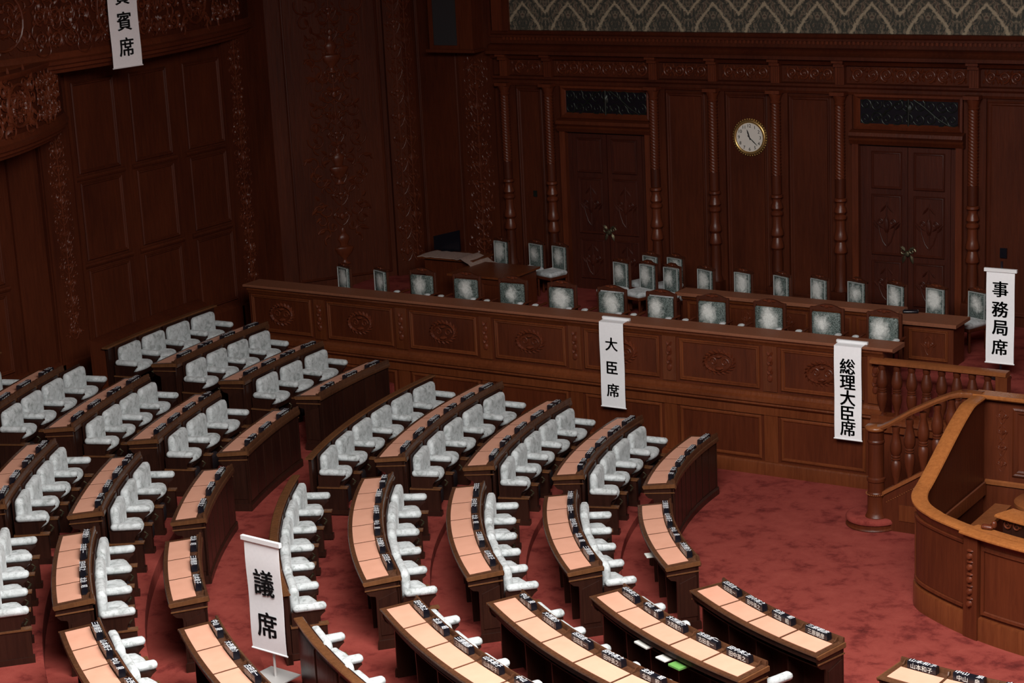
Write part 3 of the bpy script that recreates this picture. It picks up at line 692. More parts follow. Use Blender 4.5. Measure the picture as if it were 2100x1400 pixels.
# ---- tip-up armchairs fixed to the desk behind; local -x faces the podium
def build_chair(pitch, two):
    root = empty('member_chair'); h = pitch / 2
    MB().rbox(-0.085, 0, 0.672, 0.13, min(pitch * 0.86, 0.62), 0.475, (0.05, 0.075, 0.085), 3).obj('backrest', 'velvet', root, smooth=60)
    MB().box(-0.02, 0.0, -h + 0.04, h - 0.04, 0.35, 0.93).obj('back_board', 'desk', root)
    w = min(pitch - 0.13, 0.55)
    prof = [(-0.10, 0.48), (-0.10, 0.555), (-0.17, 0.578), (-0.28, 0.582), (-0.345, 0.575), (-0.385, 0.55), (-0.40, 0.515), (-0.39, 0.485), (-0.37, 0.475), (-0.32, 0.485), (-0.20, 0.485)]
    sm = MB()
    for t0, t1, q in ((-w / 2, w / 2, 1),):
        ringz = []
        for t, sc in ((-w / 2, 0.80), (-w / 2 + 0.03, 1.0), (-w * 0.22, 1.04), (0, 1.06), (w * 0.22, 1.04), (w / 2 - 0.03, 1.0), (w / 2, 0.80)):
            bow = 0.07 * (1 - (2 * t / w) ** 2)
            ringz.append([(a + (0.05 - bow) * max(0, -a - 0.12) / 0.3, t, 0.52 + (b - 0.52) * sc) for a, b in prof])
        sm.sweep(ringz)
    sm.obj('seat', 'velvet', root, smooth=60)
    MB().prism([(-0.10, 0.485), (-0.34, 0.48), (-0.385, 0.465), (-0.36, 0.39), (-0.27, 0.35), (-0.10, 0.35)], lambda a, b, t: (a, t, b), -w / 2 + 0.02, w / 2 - 0.02).obj('seat_shell', 'desk', root)
    cl = MB(); cl.rbox(-0.33, 0.05, 0.20, 0.12, w * 0.55, 0.28, 0.05, 2); cl.obj('seat_bag', 'darkcloth', root, smooth=60)
    cl = MB(); cl.tube([(-0.39, -w * 0.32, 0.39), (-0.43, -w * 0.32, 0.34), (-0.39, -w * 0.32, 0.29)], 0.014, 6); cl.obj('hinge', 'brass', root)
    for sgn in ((-1, 1) if two else (1,)):
        y = sgn * h
        arm = MB(); arm.rbox(-0.255, y, 0.66, 0.43, 0.125, 0.10, (0.05, 0.05, 0.048), 3); a = arm.obj('arm_pad', 'velvet', root, smooth=60)
        MB().prism([(-0.02, 0.43), (-0.02, 0.62), (-0.44, 0.62), (-0.45, 0.59), (-0.40, 0.55), (-0.36, 0.50), (-0.35, 0.43)], lambda p, q, t: (p, y + t, q), -0.028, 0.028).obj('arm_bracket', 'desk', a)
        sp = MB().box(-0.46, 0.0, y - 0.04, y + 0.04, 0.0, 0.42).obj('side_panel', 'desk', root)
        MB().box(-0.48, 0.0, y - 0.052, y + 0.052, 0.415, 0.435).obj('side_cap', 'cap', sp)
        MB().box(-0.48, 0.0, y - 0.052, y + 0.052, 0.0, 0.075).obj('side_foot', 'desk', sp)
    return root
cps = {}
def seat_at(k, s, th, rin, lev, two, pitch, label):
    key = (k, two)
    if key not in cps: cps[key] = build_chair(pitch, two); remember(cps[key]); o = cps[key]
    else: o = copy_tree(cps[key])
    o.location = pol(rin, th, lev); o.rotation_euler = (0, 0, radians(th))
    tag(o, label, 'chair', 'grey velvet member seats')
SEATS = DESKS + [(6, 'E')]
BOARD = {4: (12.93, LEV[4]), }
def seat_row(k, s, rin, lev, angs, two_all=False):
    n = len(angs); pitch = radians(abs(angs[1] - angs[0])) * (rin - 0.25)
    for i, th in enumerate(angs):
        # chair 0 (dais end) carries the extra arm on its -y side
        seat_at(k, s, th, rin, lev, i == 0, pitch, 'grey velvet seat, %s from dais end, %s' % (ORD[i], where(k, s)))
def angles(k, s):
    n = NM[k]; st = SPAN[k] / n; c = cen(k, s); return [c - SPAN[k] / 2 + (i + 0.5) * st for i in range(n)]
for s in 'ABC':
    for k in (1, 2, 3): seat_row(k, s, ROWS[k + 1][0] - 0.447, LEV[k + 1], angles(k, s))
    seat_row(4, s, 12.90, LEV[4] + 0.02, angles(4, s))
seat_row(1, 'D', ROWS[2][0] - 0.447, LEV[2], angles(1, 'D'))
for s in 'ABCDE': seat_row(5, s, ROWS[6][0] - 0.447, LEV[6], angles(5, s))
for s in 'ABCD': seat_row(6, s, ROWS[7][0] - 0.447, LEV[7], angles(6, s))
seat_row(7, 'B', ROWS[8][0] - 0.447, LEV[8], angles(7, 'B'))
seat_row(7, 'A', 17.77, LEV[8], [a + 0.1 for a in angles(7, 'A')])
seat_row(8, 'B', 19.0, LEV[8] + 0.05, angles(8, 'B'))

# ---- curved back boards behind the last rows
def back_board(c, span, r, z0, z1, label, deep=0.0):
    a0, a1 = radians(-span / 2), radians(span / 2); n = 36
    o = empty('seat_back_screen', pol(r, c, z0), radians(c)); P = lambda prof, b0, b1, m: MB().polar(prof, b0, b1, m, r, z0)
    P([(r, z0), (r + 0.05, z0), (r + 0.05, z1 - 0.03), (r, z1 - 0.03)], a0, a1, n).obj('board', 'desk', o)
    P([(r - 0.03, z1 - 0.03), (r + 0.085, z1 - 0.03), (r + 0.09, z1 - 0.01), (r + 0.08, z1), (r - 0.02, z1), (r - 0.035, z1 - 0.015)], a0 - 0.003, a1 + 0.003, n).obj('cap_rail', 'cap', o)
    P([(r - 0.01, z0), (r + 0.075, z0), (r + 0.075, z0 + 0.12), (r + 0.06, z0 + 0.14), (r - 0.01, z0 + 0.14)], a0, a1, n).obj('plinth', 'desk', o)
    m = 6
    for i in range(m):
        b0 = a0 + (a1 - a0) * i / m + 0.0035; b1 = a0 + (a1 - a0) * (i + 1) / m - 0.0035
        P([(r + 0.05, z0 + 0.19), (r + 0.063, z0 + 0.21), (r + 0.063, z1 - 0.12), (r + 0.05, z1 - 0.10)], b0, b1, 6).obj('panel', 'desk', o)
    if deep:
        P([(r + 0.06, z0), (r + deep, z0), (r + deep, z1 + 0.10), (r + deep - 0.03, z1 + 0.10), (r + 0.08, z1 - 0.02)], a0, a1, n).obj('sloping_shelf', 'wall', o)
    tag(o, label, 'screen')
for s in 'ABC':
    back_board(CEN_IN[s] + 0.1, 21.2, 12.93, LEV[4], 0.455, 'curved wooden screen behind the last inner row, section %s' % SECW[s])
back_board(cen(7, 'A') + 0.1, 10.2, 17.80, LEV[8], 1.28, 'curved wooden screen behind the seats nearest the corner wall', 0.36)
back_board(cen(8, 'B'), 10.4, 19.03, LEV[8], 1.5, 'curved wooden screen behind the last outer row by the wall')

# ---- papers left on the book shelves
def paper(name, k, th, dr, mat, w, d, h, label, cat, dz=0.0):
    R, z = ROWS[k]
    o = MB().rbox(0, 0, h / 2, d, w, h, min(0.004, h / 3), 1).obj(name, mat, None, pol(R + dr, th, z - 0.183 + dz), (0, 0, radians(th + 3)))
    tag(o, label, cat)
paper('green_booklet', 2, 245.35, -0.02, 'green', 0.20, 0.27, 0.03, 'green booklet sticking out under a desk, row two third section', 'booklet')
paper('paper_stack', 2, 243.6, -0.03, 'paper', 0.18, 0.26, 0.02, 'white papers beside the green booklet under a desk', 'papers')
paper('paper_stack', 2, 240.6, -0.06, 'paper', 0.26, 0.24, 0.025, 'grey folder under the middle of a desk, third section', 'papers')
paper('paper_stack', 1, 219.4, -0.02, 'paper', 0.16, 0.22, 0.02, 'white papers under a front desk, second section', 'papers')
# ================================================================== the ministers' parapet
yd = 0.88
dz0 = FZ
root = room_thing('ministers_parapet', (-11.5, yd, dz0)); tag(root, 'long carved wooden parapet with wreath panels in front of the ministers', 'parapet')
FD = Fr((0, yd, 0), (1, 0, 0), (0, -1, 0))
X0, X1 = -17.95, -5.12
PIL = [-18.08, -16.27, -14.40, -12.57, -10.74, -8.91, -7.07, -5.26]
MB().box(X0, X1, yd, yd + 0.36, dz0, 1.36).obj('body', 'dais_dark', root, smooth=0)
run(root, FD, X0 - 0.06, X1 + 0.18, [(-0.40, 1.36), (0.05, 1.36), (0.08, 1.375), (0.10, 1.39), (0.10, 1.415), (0.085, 1.43), (-0.41, 1.43)], 'ledge', 'ledge')
run(root, FD, X0, X1, [(0, 1.26), (0.015, 1.26), (0.03, 1.30), (0.06, 1.33), (0.06, 1.36), (0, 1.36)], 'dais', 'ledge_moulding')
run(root, FD, X0, X1, [(0, 0.10), (0.03, 0.10), (0.03, 0.24), (0.07, 0.26), (0.09, 0.285), (0.08, 0.31), (0.12, 0.34), (0.12, 0.385), (0.06, 0.42), (0.04, 0.47), (0, 0.48)], 'dais', 'band')
run(root, FD, X0, X1, [(0, dz0), (0.035, dz0), (0.035, -0.74), (0.02, -0.71), (0, -0.70)], 'dais', 'base')
wr = carve_wreath(MB(), LOCAL, 0.27, 0.175).mesh('wreath', 'carve'); 
dr = MB()
for v, q in ((0.10, 0.05), (0.26, 0.045), (0.42, 0.05)): boss(dr, LOCAL, 0, v, q, q * 1.3, 0.03); leaf(dr, LOCAL, 0.0, v + 0.05, pi / 2 + 0.6, 0.1, 0.05, 0.03); leaf(dr, LOCAL, 0.0, v + 0.05, pi / 2 - 0.6, 0.1, 0.05, 0.03)
drm = dr.mesh('carved_drop', 'carve')
for i in range(7):
    a, b = PIL[i] + 0.19, PIL[i + 1] - 0.19
    p = panel(root, FD, a, b, 0.53, 1.24, 'dais_dark', 0.07, 0.006, mould='dais')
    put('wreath', wr, p, Vector(FD((a + b) / 2, 0.90, 0.005)))
    panel(root, FD, a - 0.02, b + 0.02, -0.66, 0.08, 'dais_dark', 0.06, 0.004, mould='dais', prof=[(0, 0), (0, 0.012), (0.4, 0.03), (0.75, 0.025), (1, 0.002)], name='lower_panel')
for x in PIL[1:]:
    s = slab(MB(), FD, x - 0.125, x + 0.125, 0.50, 1.26, 0, 0.022).obj('pilaster', 'dais', root)
    put('carved_drop', drm, s, FD(x, 0.62, 0.022))
    slab(MB(), FD, x - 0.12, x + 0.12, -0.70, 0.10, 0, 0.014).obj('lower_pilaster', 'dais', root)

# ---- turned balusters
def baluster_profile(h):
    p = [(0.062, 0), (0.062, 0.02), (0.03, 0.03), (0.032, 0.08), (0.06, 0.22), (0.072, 0.32), (0.066, 0.42), (0.045, 0.455), (0.062, 0.47), (0.062, 0.485), (0.045, 0.495), (0.06, 0.51), (0.06, 0.525), (0.05, 0.535), (0.07, 0.58), (0.078, 0.66), (0.066, 0.76), (0.042, 0.90), (0.05, 0.93), (0.05, 1.0)]
    return [(r * 1.15, z * h) for r, z in p]
bal_me = MB().lathe(baluster_profile(0.80), n=16).mesh('baluster', 'dais_dark', 32)
# upper balustrade along the dais edge
yb = 0.83
root = room_thing('balustrade', (-4.2, yb, 0.0)); tag(root, 'level wooden balustrade joining the parapet to the podium', 'balustrade')
FB = Fr((0, yb, 0), (1, 0, 0), (0, -1, 0))
run(root, FB, -5.30, -3.12, [(-0.10, 1.17), (0.07, 1.17), (0.10, 1.19), (0.10, 1.225), (0.07, 1.245), (-0.09, 1.25), (-0.12, 1.22)], 'rail', 'top_rail')
run(root, FB, -5.28, -3.12, [(-0.12, 0.10), (0.12, 0.10), (0.12, 0.20), (0.16, 0.24), (0.13, 0.28), (0.10, 0.30), (0.10, 0.36), (-0.12, 0.36)], 'dais', 'bottom_rail')
MB().box(-5.28, -3.12, yb - 0.05, yb + 0.3, FZ, 0.12).obj('base', 'dais_dark', root, smooth=0)
for i in range(8):
    put('baluster', bal_me, root, (-5.13 + i * 0.243, yb, 0.36))
MB().box(-3.28, -3.10, yb - 0.09, yb + 0.09, 0.36, 1.18).obj('end_post', 'dais', root)
# ---- stair
root = room_thing('staircase', (-3.9, 0.0, FZ)); tag(root, 'short carpeted stair with turned balusters rising beside the podium', 'staircase')
ys = -0.737; ns = 8; rise = (0.36 - FZ) / ns; xr = [-4.42 + i * 0.178 for i in range(ns + 1)]
for i in range(ns):
    st = MB(); st.box(xr[i], -3.0, ys + 0.06, yb - 0.1, FZ + rise * i, FZ + rise * (i + 1)); st.obj('step', 'carpet', root, smooth=0)
FS = Fr((0, ys, 0), (1, 0, 0), (0, -1, 0))
sl = 0.64
def zs(x): return -0.33 + (x + 4.42) * sl            # top of the string under the balusters
MB().prism([(-4.5, FZ), (-4.5, zs(-4.5) - 0.18), (-4.42, zs(-4.42)), (-3.05, zs(-3.05)), (-3.05, FZ)], lambda a, b, t: FS(a, b, t), -0.06, 0.05).obj('string', 'dais_dark', root, smooth=0)
MB().prism([(-4.46, zs(-4.46) - 0.03), (-4.46, zs(-4.46) + 0.03), (-3.05, zs(-3.05) + 0.03), (-3.05, zs(-3.05) - 0.03)], lambda a, b, t: FS(a, b, t), -0.08, 0.08).obj('shoe_rail', 'rail', root, smooth=0)
bd = MB()
for i in range(40):
    x = -4.40 + i * 0.035; boss(bd, FS, x, zs(x) - 0.17, 0.015, 0.015, 0.07, 6)
bd.obj('bead_line', 'rail', root)
slab(MB(), FS, -4.2, -3.35, -0.75, -0.5, 0.05, 0.062).obj('string_panel', 'dais', root)
bal2 = MB().lathe(baluster_profile(0.94), n=14).mesh('baluster', 'dais_dark', 32)
for i in range(6):
    x = -4.27 + i * 0.213; put('baluster', bal2, root, (x, ys, zs(x) - 0.02))
# handrail
hp = [(-4.62, 0.655), (-4.50, 0.685), (-4.36, 0.76), (-4.0, 1.0), (-3.6, 1.215), (-3.42, 1.30), (-3.28, 1.345), (-3.12, 1.355), (-2.95, 1.355)]
rg = []
for x, z in hp: rg.append([(x, ys - 0.09, z - 0.075), (x, ys - 0.11, z - 0.035), (x, ys - 0.095, z), (x, ys, z + 0.02), (x, ys + 0.095, z), (x, ys + 0.11, z - 0.035), (x, ys + 0.09, z - 0.075)])
MB().sweep(rg).obj('handrail', 'rail', root, smooth=50)
nx, ny = -4.585, ys
nw = MB(); nw.lathe([(0.165, -0.80), (0.165, -0.74), (0.145, -0.70), (0.135, -0.67), (0.13, -0.42), (0.135, -0.40), (0.135, -0.37), (0.125, -0.35), (0.125, -0.20), (0.14, -0.18), (0.14, -0.14), (0.118, -0.12), (0.118, 0.40), (0.13, 0.42), (0.13, 0.44), (0.118, 0.46), (0.118, 0.58), (0.135, 0.60), (0.135, 0.62)], (nx, ny), 24)
n_ = nw.obj('newel_post', 'dais_dark', root, smooth=24)
MB().lathe([(0.0, 0.60), (0.14, 0.60), (0.165, 0.625), (0.165, 0.65), (0.14, 0.675), (0.0, 0.69)], (nx, ny), 24).obj('newel_cap', 'rail', root, smooth=50)
bd = MB()
for i in range(30):
    a = 2 * pi * i / 30; bd.rbox(nx + 0.148 * cos(a), ny + 0.148 * sin(a), -0.385, 0.026, 0.026, 0.026, 0.012, 1)
bd.obj('bead_ring', 'rail', n_)
ft = MB(); ft.lathe([(0.0, FZ), (0.41, FZ), (0.42, FZ + 0.015), (0.41, FZ + 0.03), (0.395, FZ + 0.04), (0.395, FZ + 0.10)], (nx - 0.10, ny + 0.14), 40); ft.obj('foot_plinth', 'dais_dark', root, smooth=50)
ft = MB(); ft.lathe([(0.39, FZ + 0.09), (0.415, FZ + 0.10), (0.42, FZ + 0.13), (0.40, FZ + 0.165), (0.36, FZ + 0.18), (0.0, FZ + 0.185)], (nx - 0.10, ny + 0.14), 40); ft.obj('foot_carpet', 'carpet', root, smooth=50)

# ================================================================== stenographers' enclosure
root = room_thing('clerks_enclosure', (-1.5, -3.0, FZ)); tag(root, 'curved panelled enclosure with broad honey coloured rail below the podium', 'enclosure')
XE = -3.0; YE = ys
path = []                                    # (x,y,ztop)
def smooth(t): return t * t * (3 - 2 * t)
for i in range(21):
    y = -0.80 - i * 0.11; t = max(0.0, min(1.0, (y + 1.30) / (-3.35 + 1.30)))
    z = 1.335 if y > -1.3 else 1.335 + (0.53 - 1.335) * (0.35 * smooth(t) + 0.65 * t)
    path.append((XE, y, z))
# rounded corner into the arc of radius 4.5
th1 = 236.0; pe = pol(4.50, th1); ps = (XE, path[-1][1]); tq = radians(th1 + 90)
for i in range(1, 12):
    t = i / 12; h = 0.40
    p0 = Vector(ps); p1 = p0 + Vector((0, -h)); p3 = Vector(pe[:2]); p2 = p3 - Vector((cos(tq), sin(tq))) * h * 0.7
    q = p0 * (1 - t) ** 3 + p1 * 3 * t * (1 - t) ** 2 + p2 * 3 * t * t * (1 - t) + p3 * t ** 3
    path.append((q.x, q.y, 0.53 + (path[20][2] - 0.53) * (1 - t) ** 2))
for i in range(41): 
    p = pol(4.50, th1 + i * 1.5); path.append((p[0], p[1], 0.52))
def offs(path, d):
    out = []
    for i, p in enumerate(path):
        a = path[max(i - 1, 0)]; b = path[min(i + 1, len(path) - 1)]
        t = Vector((b[0] - a[0], b[1] - a[1])).normalized(); n = Vector((t.y, -t.x))   # to the outer side
        n = -n if n.dot(Vector((p[0] - 0.5, p[1] + 2.2))) < 0 else n
        out.append((p[0] + n.x * d, p[1] + n.y * d, p[2]))
    return out
def wallsweep(prof, sub=None):
    """prof: list of (offset outwards, z or None + rel to top)"""
    pts = path if sub is None else path[sub[0]:sub[1]]
    full = {d: (offs(path, d) if sub is None else offs(path, d)[sub[0]:sub[1]]) for d in set(a for a, _ in prof)}
    rg = []
    for i in range(len(pts)):
        rg.append([(full[d][i][0], full[d][i][1], (pts[i][2] + zz[1]) if isinstance(zz, tuple) else zz) for d, zz in prof])
    return MB().sweep(rg)
T = lambda v: ('t', v)
wallsweep([(-0.09, FZ), (0.0, FZ), (0.0, T(-0.05)), (-0.09, T(-0.05))]).obj('wall_body', 'dais_dark', root)
wallsweep([(-0.13, T(-0.045)), (0.05, T(-0.045)), (0.075, T(-0.03)), (0.075, T(-0.008)), (0.06, T(0.004)), (-0.04, T(0.012)), (-0.13, T(0.002)), (-0.145, T(-0.015))]).obj('cap_rail', 'honey', root, smooth=40)
wallsweep([(0.0, T(-0.17)), (0.01, T(-0.17)), (0.03, T(-0.10)), (0.05, T(-0.045)), (0.0, T(-0.045))]).obj('rail_moulding', 'dais_dark', root)
wallsweep([(-0.02, FZ), (0.05, FZ), (0.05, FZ + 0.285), (0.04, FZ + 0.31), (0.0, FZ + 0.32)]).obj('plinth', 'dais', root)
wallsweep([(-0.13, -0.15), (-0.09, -0.15), (-0.09, 0.02), (-0.11, 0.05), (-0.13, 0.04)], (0, 26)).obj('inner_ledge', 'dais', root)
# pilasters and panels on the arc
def arc_piece(d0, d1, a0, a1, z0, z1, mat, name, n=8):
    r = 4.50
    return MB().polar([(r + d0, z0), (r + d1, z0), (r + d1, z1), (r + d0, z1)], radians(a0), radians(a1), n).obj(name, mat, root)
zt = 0.36
for a in (244.2, 262.0, 279.0):
    arc_piece(0.0, 0.075, a, a + 3.0, FZ, 0.46, 'dais_dark', 'pilaster')
    for v in (-0.45, -0.28, -0.12, 0.05, 0.2):
        f = Fr(pol(4.577, a + 1.5, v), (-sin(radians(a + 1.5)), cos(radians(a + 1.5)), 0), (cos(radians(a + 1.5)), sin(radians(a + 1.5)), 0))
        mb = MB(); boss(mb, f, 0, 0, 0.045, 0.05, 0.045); boss(mb, f, 0, 0.075, 0.055, 0.02, 0.03); mb.obj('carved_drop', 'carve', root)
wallsweep([(0.0, FZ + 0.42), (0.014, FZ + 0.42), (0.014, zt - 0.06), (0.0, zt - 0.06)], (24, 38)).obj('front_panel', 'dais_dark', root)
cm = wallsweep([(0.0, FZ + 0.36), (0.035, FZ + 0.37), (0.03, FZ + 0.405), (0.0, FZ + 0.42)], (23, 38)); q_ = wallsweep([(0.0, zt - 0.06), (0.03, zt - 0.045), (0.035, zt - 0.01), (0.0, zt)], (23, 38)); cm.add(q_.v, q_.f); q_ = wallsweep([(0.0, FZ + 0.36), (0.03, FZ + 0.36), (0.03, zt), (0.0, zt)], (23, 25)); cm.add(q_.v, q_.f); cm.obj('panel_moulding', 'dais_dark', root)
wallsweep([(0.0, FZ + 0.30), (0.03, FZ + 0.30), (0.03, 0.36), (0.0, 0.36)], (20, 22)).obj('pilaster', 'dais_dark', root)
for a0, a1 in ((247.8, 261.2), (265.5, 278.2)):
    arc_piece(0.0, 0.014, a0, a1, FZ + 0.42, zt - 0.06, 'dais_dark', 'front_panel', 12)
    mb = MB(); n = 12; rg = []
    for (z0, z1) in ((FZ + 0.36, FZ + 0.42), (zt - 0.06, zt)):
        mb.polar([(4.50, z0), (4.535, z0 + 0.01), (4.53, z1 - 0.015), (4.51, z1), (4.50, z1)], radians(a0), radians(a1), n)
    for b in (a0, a1): mb.polar([(4.50, FZ + 0.36), (4.53, FZ + 0.36), (4.53, zt), (4.50, zt)], radians(b - 0.35), radians(b + 0.35), 2)
    mb.obj('panel_moulding', 'dais_dark', root)
MB().polar([(4.575, 0.475), (4.62, 0.475), (4.645, 0.495), (4.645, 0.515), (4.62, 0.53), (4.30, 0.53), (4.30, 0.50)], radians(244.0), radians(291), 30).obj('outer_cap', 'honey', root)
# back wall of the enclosure = front of the podium platform
bw = MB(); bw.box(XE, 3.0, YE, YE + 0.12, FZ, 1.30); bw.obj('back_wall', 'dais_dark', root, smooth=0)
FE = Fr((0, YE, 0), (1, 0, 0), (0, -1, 0))
run(root, FE, XE - 0.06, 3.0, [(-0.15, 1.29), (0.10, 1.29), (0.12, 1.31), (0.12, 1.34), (0.10, 1.355), (-0.15, 1.355)], 'honey', 'back_rail')
run(root, FE, XE + 0.1, 3.0, [(0, 0.0), (0.03, 0.0), (0.03, 0.05), (0, 0.07)], 'rail', 'inner_rail')
for a, b in ((-2.5, -1.4), (-1.1, 0.2)): panel(root, FE, a, b, 0.16, 1.18, 'dais_dark', 0.1)
carve_tall(MB(), FE.sub(-2.66, 0.2, 0.0), 0.16, 0.95, 4).obj('carving', 'carve', root)
# clerks' furniture inside
sh = room_thing('clerk_bench', (-2.5, -2.2, FZ)); tag(sh, 'narrow brown bench along the inner side of the enclosure', 'bench')
MB().box(-2.66, -2.42, -3.15, -1.0, -0.24, -0.19).obj('seat_board', 'rail', sh); MB().box(-2.62, -2.46, -3.1, -1.05, FZ, -0.24).obj('bench_body', 'dais_dark', sh)
dk = room_thing('clerk_desk', (-0.9, -3.9, FZ)); tag(dk, 'small honey topped desk with carved front standing behind the enclosure rail', 'desk')
MB().polar([(3.90, 0.66), (4.22, 0.66), (4.25, 0.68), (4.25, 0.70), (4.22, 0.715), (3.90, 0.715)], radians(247.0), radians(285), 20).obj('top', 'honey', dk)
MB().polar([(4.14, FZ), (4.17, FZ), (4.17, 0.66), (4.14, 0.66)], radians(248.0), radians(285), 20).obj('front', 'desk', dk)
for i in range(10):
    a = 249 + i * 2.1
    f = Fr(pol(4.172, a, 0.60), (-sin(radians(a)), cos(radians(a)), 0), (cos(radians(a)), sin(radians(a)), 0))
    mb = MB(); vine(mb, f, spiral(0, 0, 0.065, 1.4, i, 1 if i % 2 else -1, 14), 0.014, 0.008); leaf(mb, f, 0.03, -0.02, 0.6, 0.07, 0.04, 0.02); mb.obj('scroll', 'carve', dk)
nb = MB(); f = Fr(pol(4.42, 246.2, 0.535), (1, 0, 0), (0, -1, 0)); nb.rbox(*pol(4.34, 246.6, 0.56), 0.16, 0.10, 0.06, 0.028, 2); nb.rbox(*pol(4.30, 247.6, 0.60), 0.07, 0.07, 0.10, 0.03, 2); nb.obj('carved_finial', 'carve', dk, smooth=50)
rt = room_thing('round_stool', (-1.75, -1.75, FZ)); tag(rt, 'round edged brown stool inside the enclosure at the picture edge', 'stool')
MB().lathe([(0.0, 0.08), (0.40, 0.08), (0.44, 0.11), (0.44, 0.15), (0.40, 0.18), (0.0, 0.18)], (-1.72, -1.6), 28).obj('top', 'rail', rt, smooth=50)
MB().lathe([(0.0, FZ), (0.24, FZ), (0.22, -0.4), (0.10, -0.2), (0.14, 0.08), (0.0, 0.08)], (-1.72, -1.6), 20).obj('pedestal', 'dais_dark', rt, smooth=50)

# ================================================================== furniture on the dais
def build_armchair():
    """ministers' chair: local -y faces the chamber, origin on the floor"""
    o = empty('ministers_chair')
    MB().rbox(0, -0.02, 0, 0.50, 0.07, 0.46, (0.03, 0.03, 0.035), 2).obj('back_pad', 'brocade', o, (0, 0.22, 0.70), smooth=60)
    fr = MB()
    for s in (-1, 1): fr.rbox(s * 0.275, 0.24, 0.60, 0.05, 0.06, 0.80, 0.012, 1)
    out = [(-0.285, 0.95), (-0.285, 0.99), (-0.22, 1.005), (-0.12, 1.04), (-0.05, 1.055), (0.05, 1.055), (0.12, 1.04), (0.22, 1.005), (0.285, 0.99), (0.285, 0.95)]
    fr.prism(out, lambda a, b, t: (a, t, b), 0.215, 0.265); fr.rbox(0, 0.24, 0.46, 0.5, 0.05, 0.05, 0.01, 1)
    f = fr.obj('back_frame', 'chair_wood', o)
    cr = MB(); ff = LOCAL.sub(0, 1.02, -0.215); boss(cr, ff, 0, 0, 0.04, 0.03, 0.02); leaf(cr, ff, 0.03, 0, 0.1, 0.1, 0.04, 0.02); leaf(cr, ff, -0.03, 0, pi - 0.1, 0.1, 0.04, 0.02); cr.obj('crest', 'carve', f)
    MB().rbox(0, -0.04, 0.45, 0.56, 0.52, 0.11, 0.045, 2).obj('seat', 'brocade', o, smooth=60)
    for s in (-1, 1):
        a = MB().rbox(s * 0.345, -0.13, 0.655, 0.11, 0.14, 0.05, (0.05, 0.06, 0.022), 2).obj('arm_pad', 'velvet', o, smooth=60)
        am = MB(); am.rbox(s * 0.345, 0.02, 0.618, 0.05, 0.46, 0.035, 0.01, 1); am.rbox(s * 0.335, -0.22, 0.52, 0.045, 0.045, 0.26, 0.01, 1); am.obj('arm', 'dais_dark', a)
        for y in (-0.25, 0.22): MB().lathe([(0.018, 0), (0.026, 0.05), (0.022, 0.2), (0.03, 0.40)], (s * 0.26, y), 8).obj('leg', 'dais_dark', o)
    return o
def build_side_chair():
    """armless high-backed chair; local -y faces the chamber"""
    o = empty('side_chair')
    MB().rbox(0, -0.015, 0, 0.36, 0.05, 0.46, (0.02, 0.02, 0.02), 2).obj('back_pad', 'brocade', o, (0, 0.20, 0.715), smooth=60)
    pp = MB(); fr_ = LOCAL.sub(0, 0.715, -0.155); frame_mould(pp, fr_, -0.182, 0.182, -0.232, 0.232, 0.016, [(0, 0), (0.2, 0.014), (0.8, 0.014), (1, 0)]); pp.obj('piping', 'piping', o)
    fr = MB()
    for s in (-1, 1): fr.rbox(s * 0.205, 0.215, 0.53, 0.04, 0.05, 0.90, 0.01, 1)
    fr.prism([(-0.225, 0.95), (-0.225, 0.985), (-0.12, 0.995), (-0.06, 1.03), (0.06, 1.03), (0.12, 0.995), (0.225, 0.985), (0.225, 0.95)], lambda a, b, t: (a, t, b), 0.19, 0.235); fr.rbox(0, 0.215, 0.47, 0.4, 0.04, 0.03, 0.008, 1)
    f = fr.obj('back_frame', 'chair_wood', o)
    cr = MB(); ff = LOCAL.sub(0, 0.99, -0.19); boss(cr, ff, 0, 0, 0.035, 0.028, 0.02); leaf(cr, ff, 0.03, 0, 0.1, 0.09, 0.035, 0.018); leaf(cr, ff, -0.03, 0, pi - 0.1, 0.09, 0.035, 0.018); cr.obj('crest', 'carve', f)
    MB().rbox(0, -0.04, 0.46, 0.46, 0.46, 0.10, 0.045, 2).obj('seat', 'velvet', o, smooth=60)
    MB().rbox(0, -0.04, 0.39, 0.45, 0.45, 0.06, 0.012, 1).obj('seat_rail', 'dais_dark', o)
    for s in (-1, 1):
        for y in (-0.22, 0.17): MB().lathe([(0.016, 0), (0.024, 0.05), (0.020, 0.2), (0.027, 0.38)], (s * 0.19, y), 8).obj('leg', 'dais_dark', o)
    return o
ac = build_armchair(); remember(ac)
MX = [-14.57, -13.58, -12.58, -11.56, -10.55, -9.58, -8.58, -7.54, -6.5, -5.51]
NTH = ['nearest the corner', 'second from the corner', 'third from the corner', 'fourth from the corner', 'fifth from the corner', 'sixth from the corner', 'seventh from the corner', 'third from the stair', 'second from the stair', 'nearest the stair']
for i, x in enumerate(MX):
    o = ac if i == 0 else copy_tree(ac)
    o.location = (x, 1.62, DZ); o.rotation_euler = (0, 0, random.uniform(-0.04, 0.04))
    tag(o, 'green backed armchair behind the parapet ledge, %s' % NTH[i], 'armchair', "ministers' armchairs")
sc_ = build_side_chair(); remember(sc_)
used = [False]
def side(x, y, rz, label, group):
    o = sc_ if not used[0] else copy_tree(sc_); used[0] = True
    o.location = (x, y, DZ); o.rotation_euler = (0, 0, rz); tag(o, label, 'chair', group)
NT2 = ['leftmost', 'second from left', 'third from left', 'fourth from left', 'fourth from right', 'third from right', 'second from right', 'rightmost, with its pale seat showing']
for i, x in enumerate([-9.89, -9.13, -8.39, -7.67, -6.96, -6.25, -5.52, -4.80]):
    side(x + 0.02, 3.78, -0.35 + random.uniform(-0.08, 0.08), 'high backed chair behind the long desk, %s' % NT2[i], 'chairs behind the long desk')
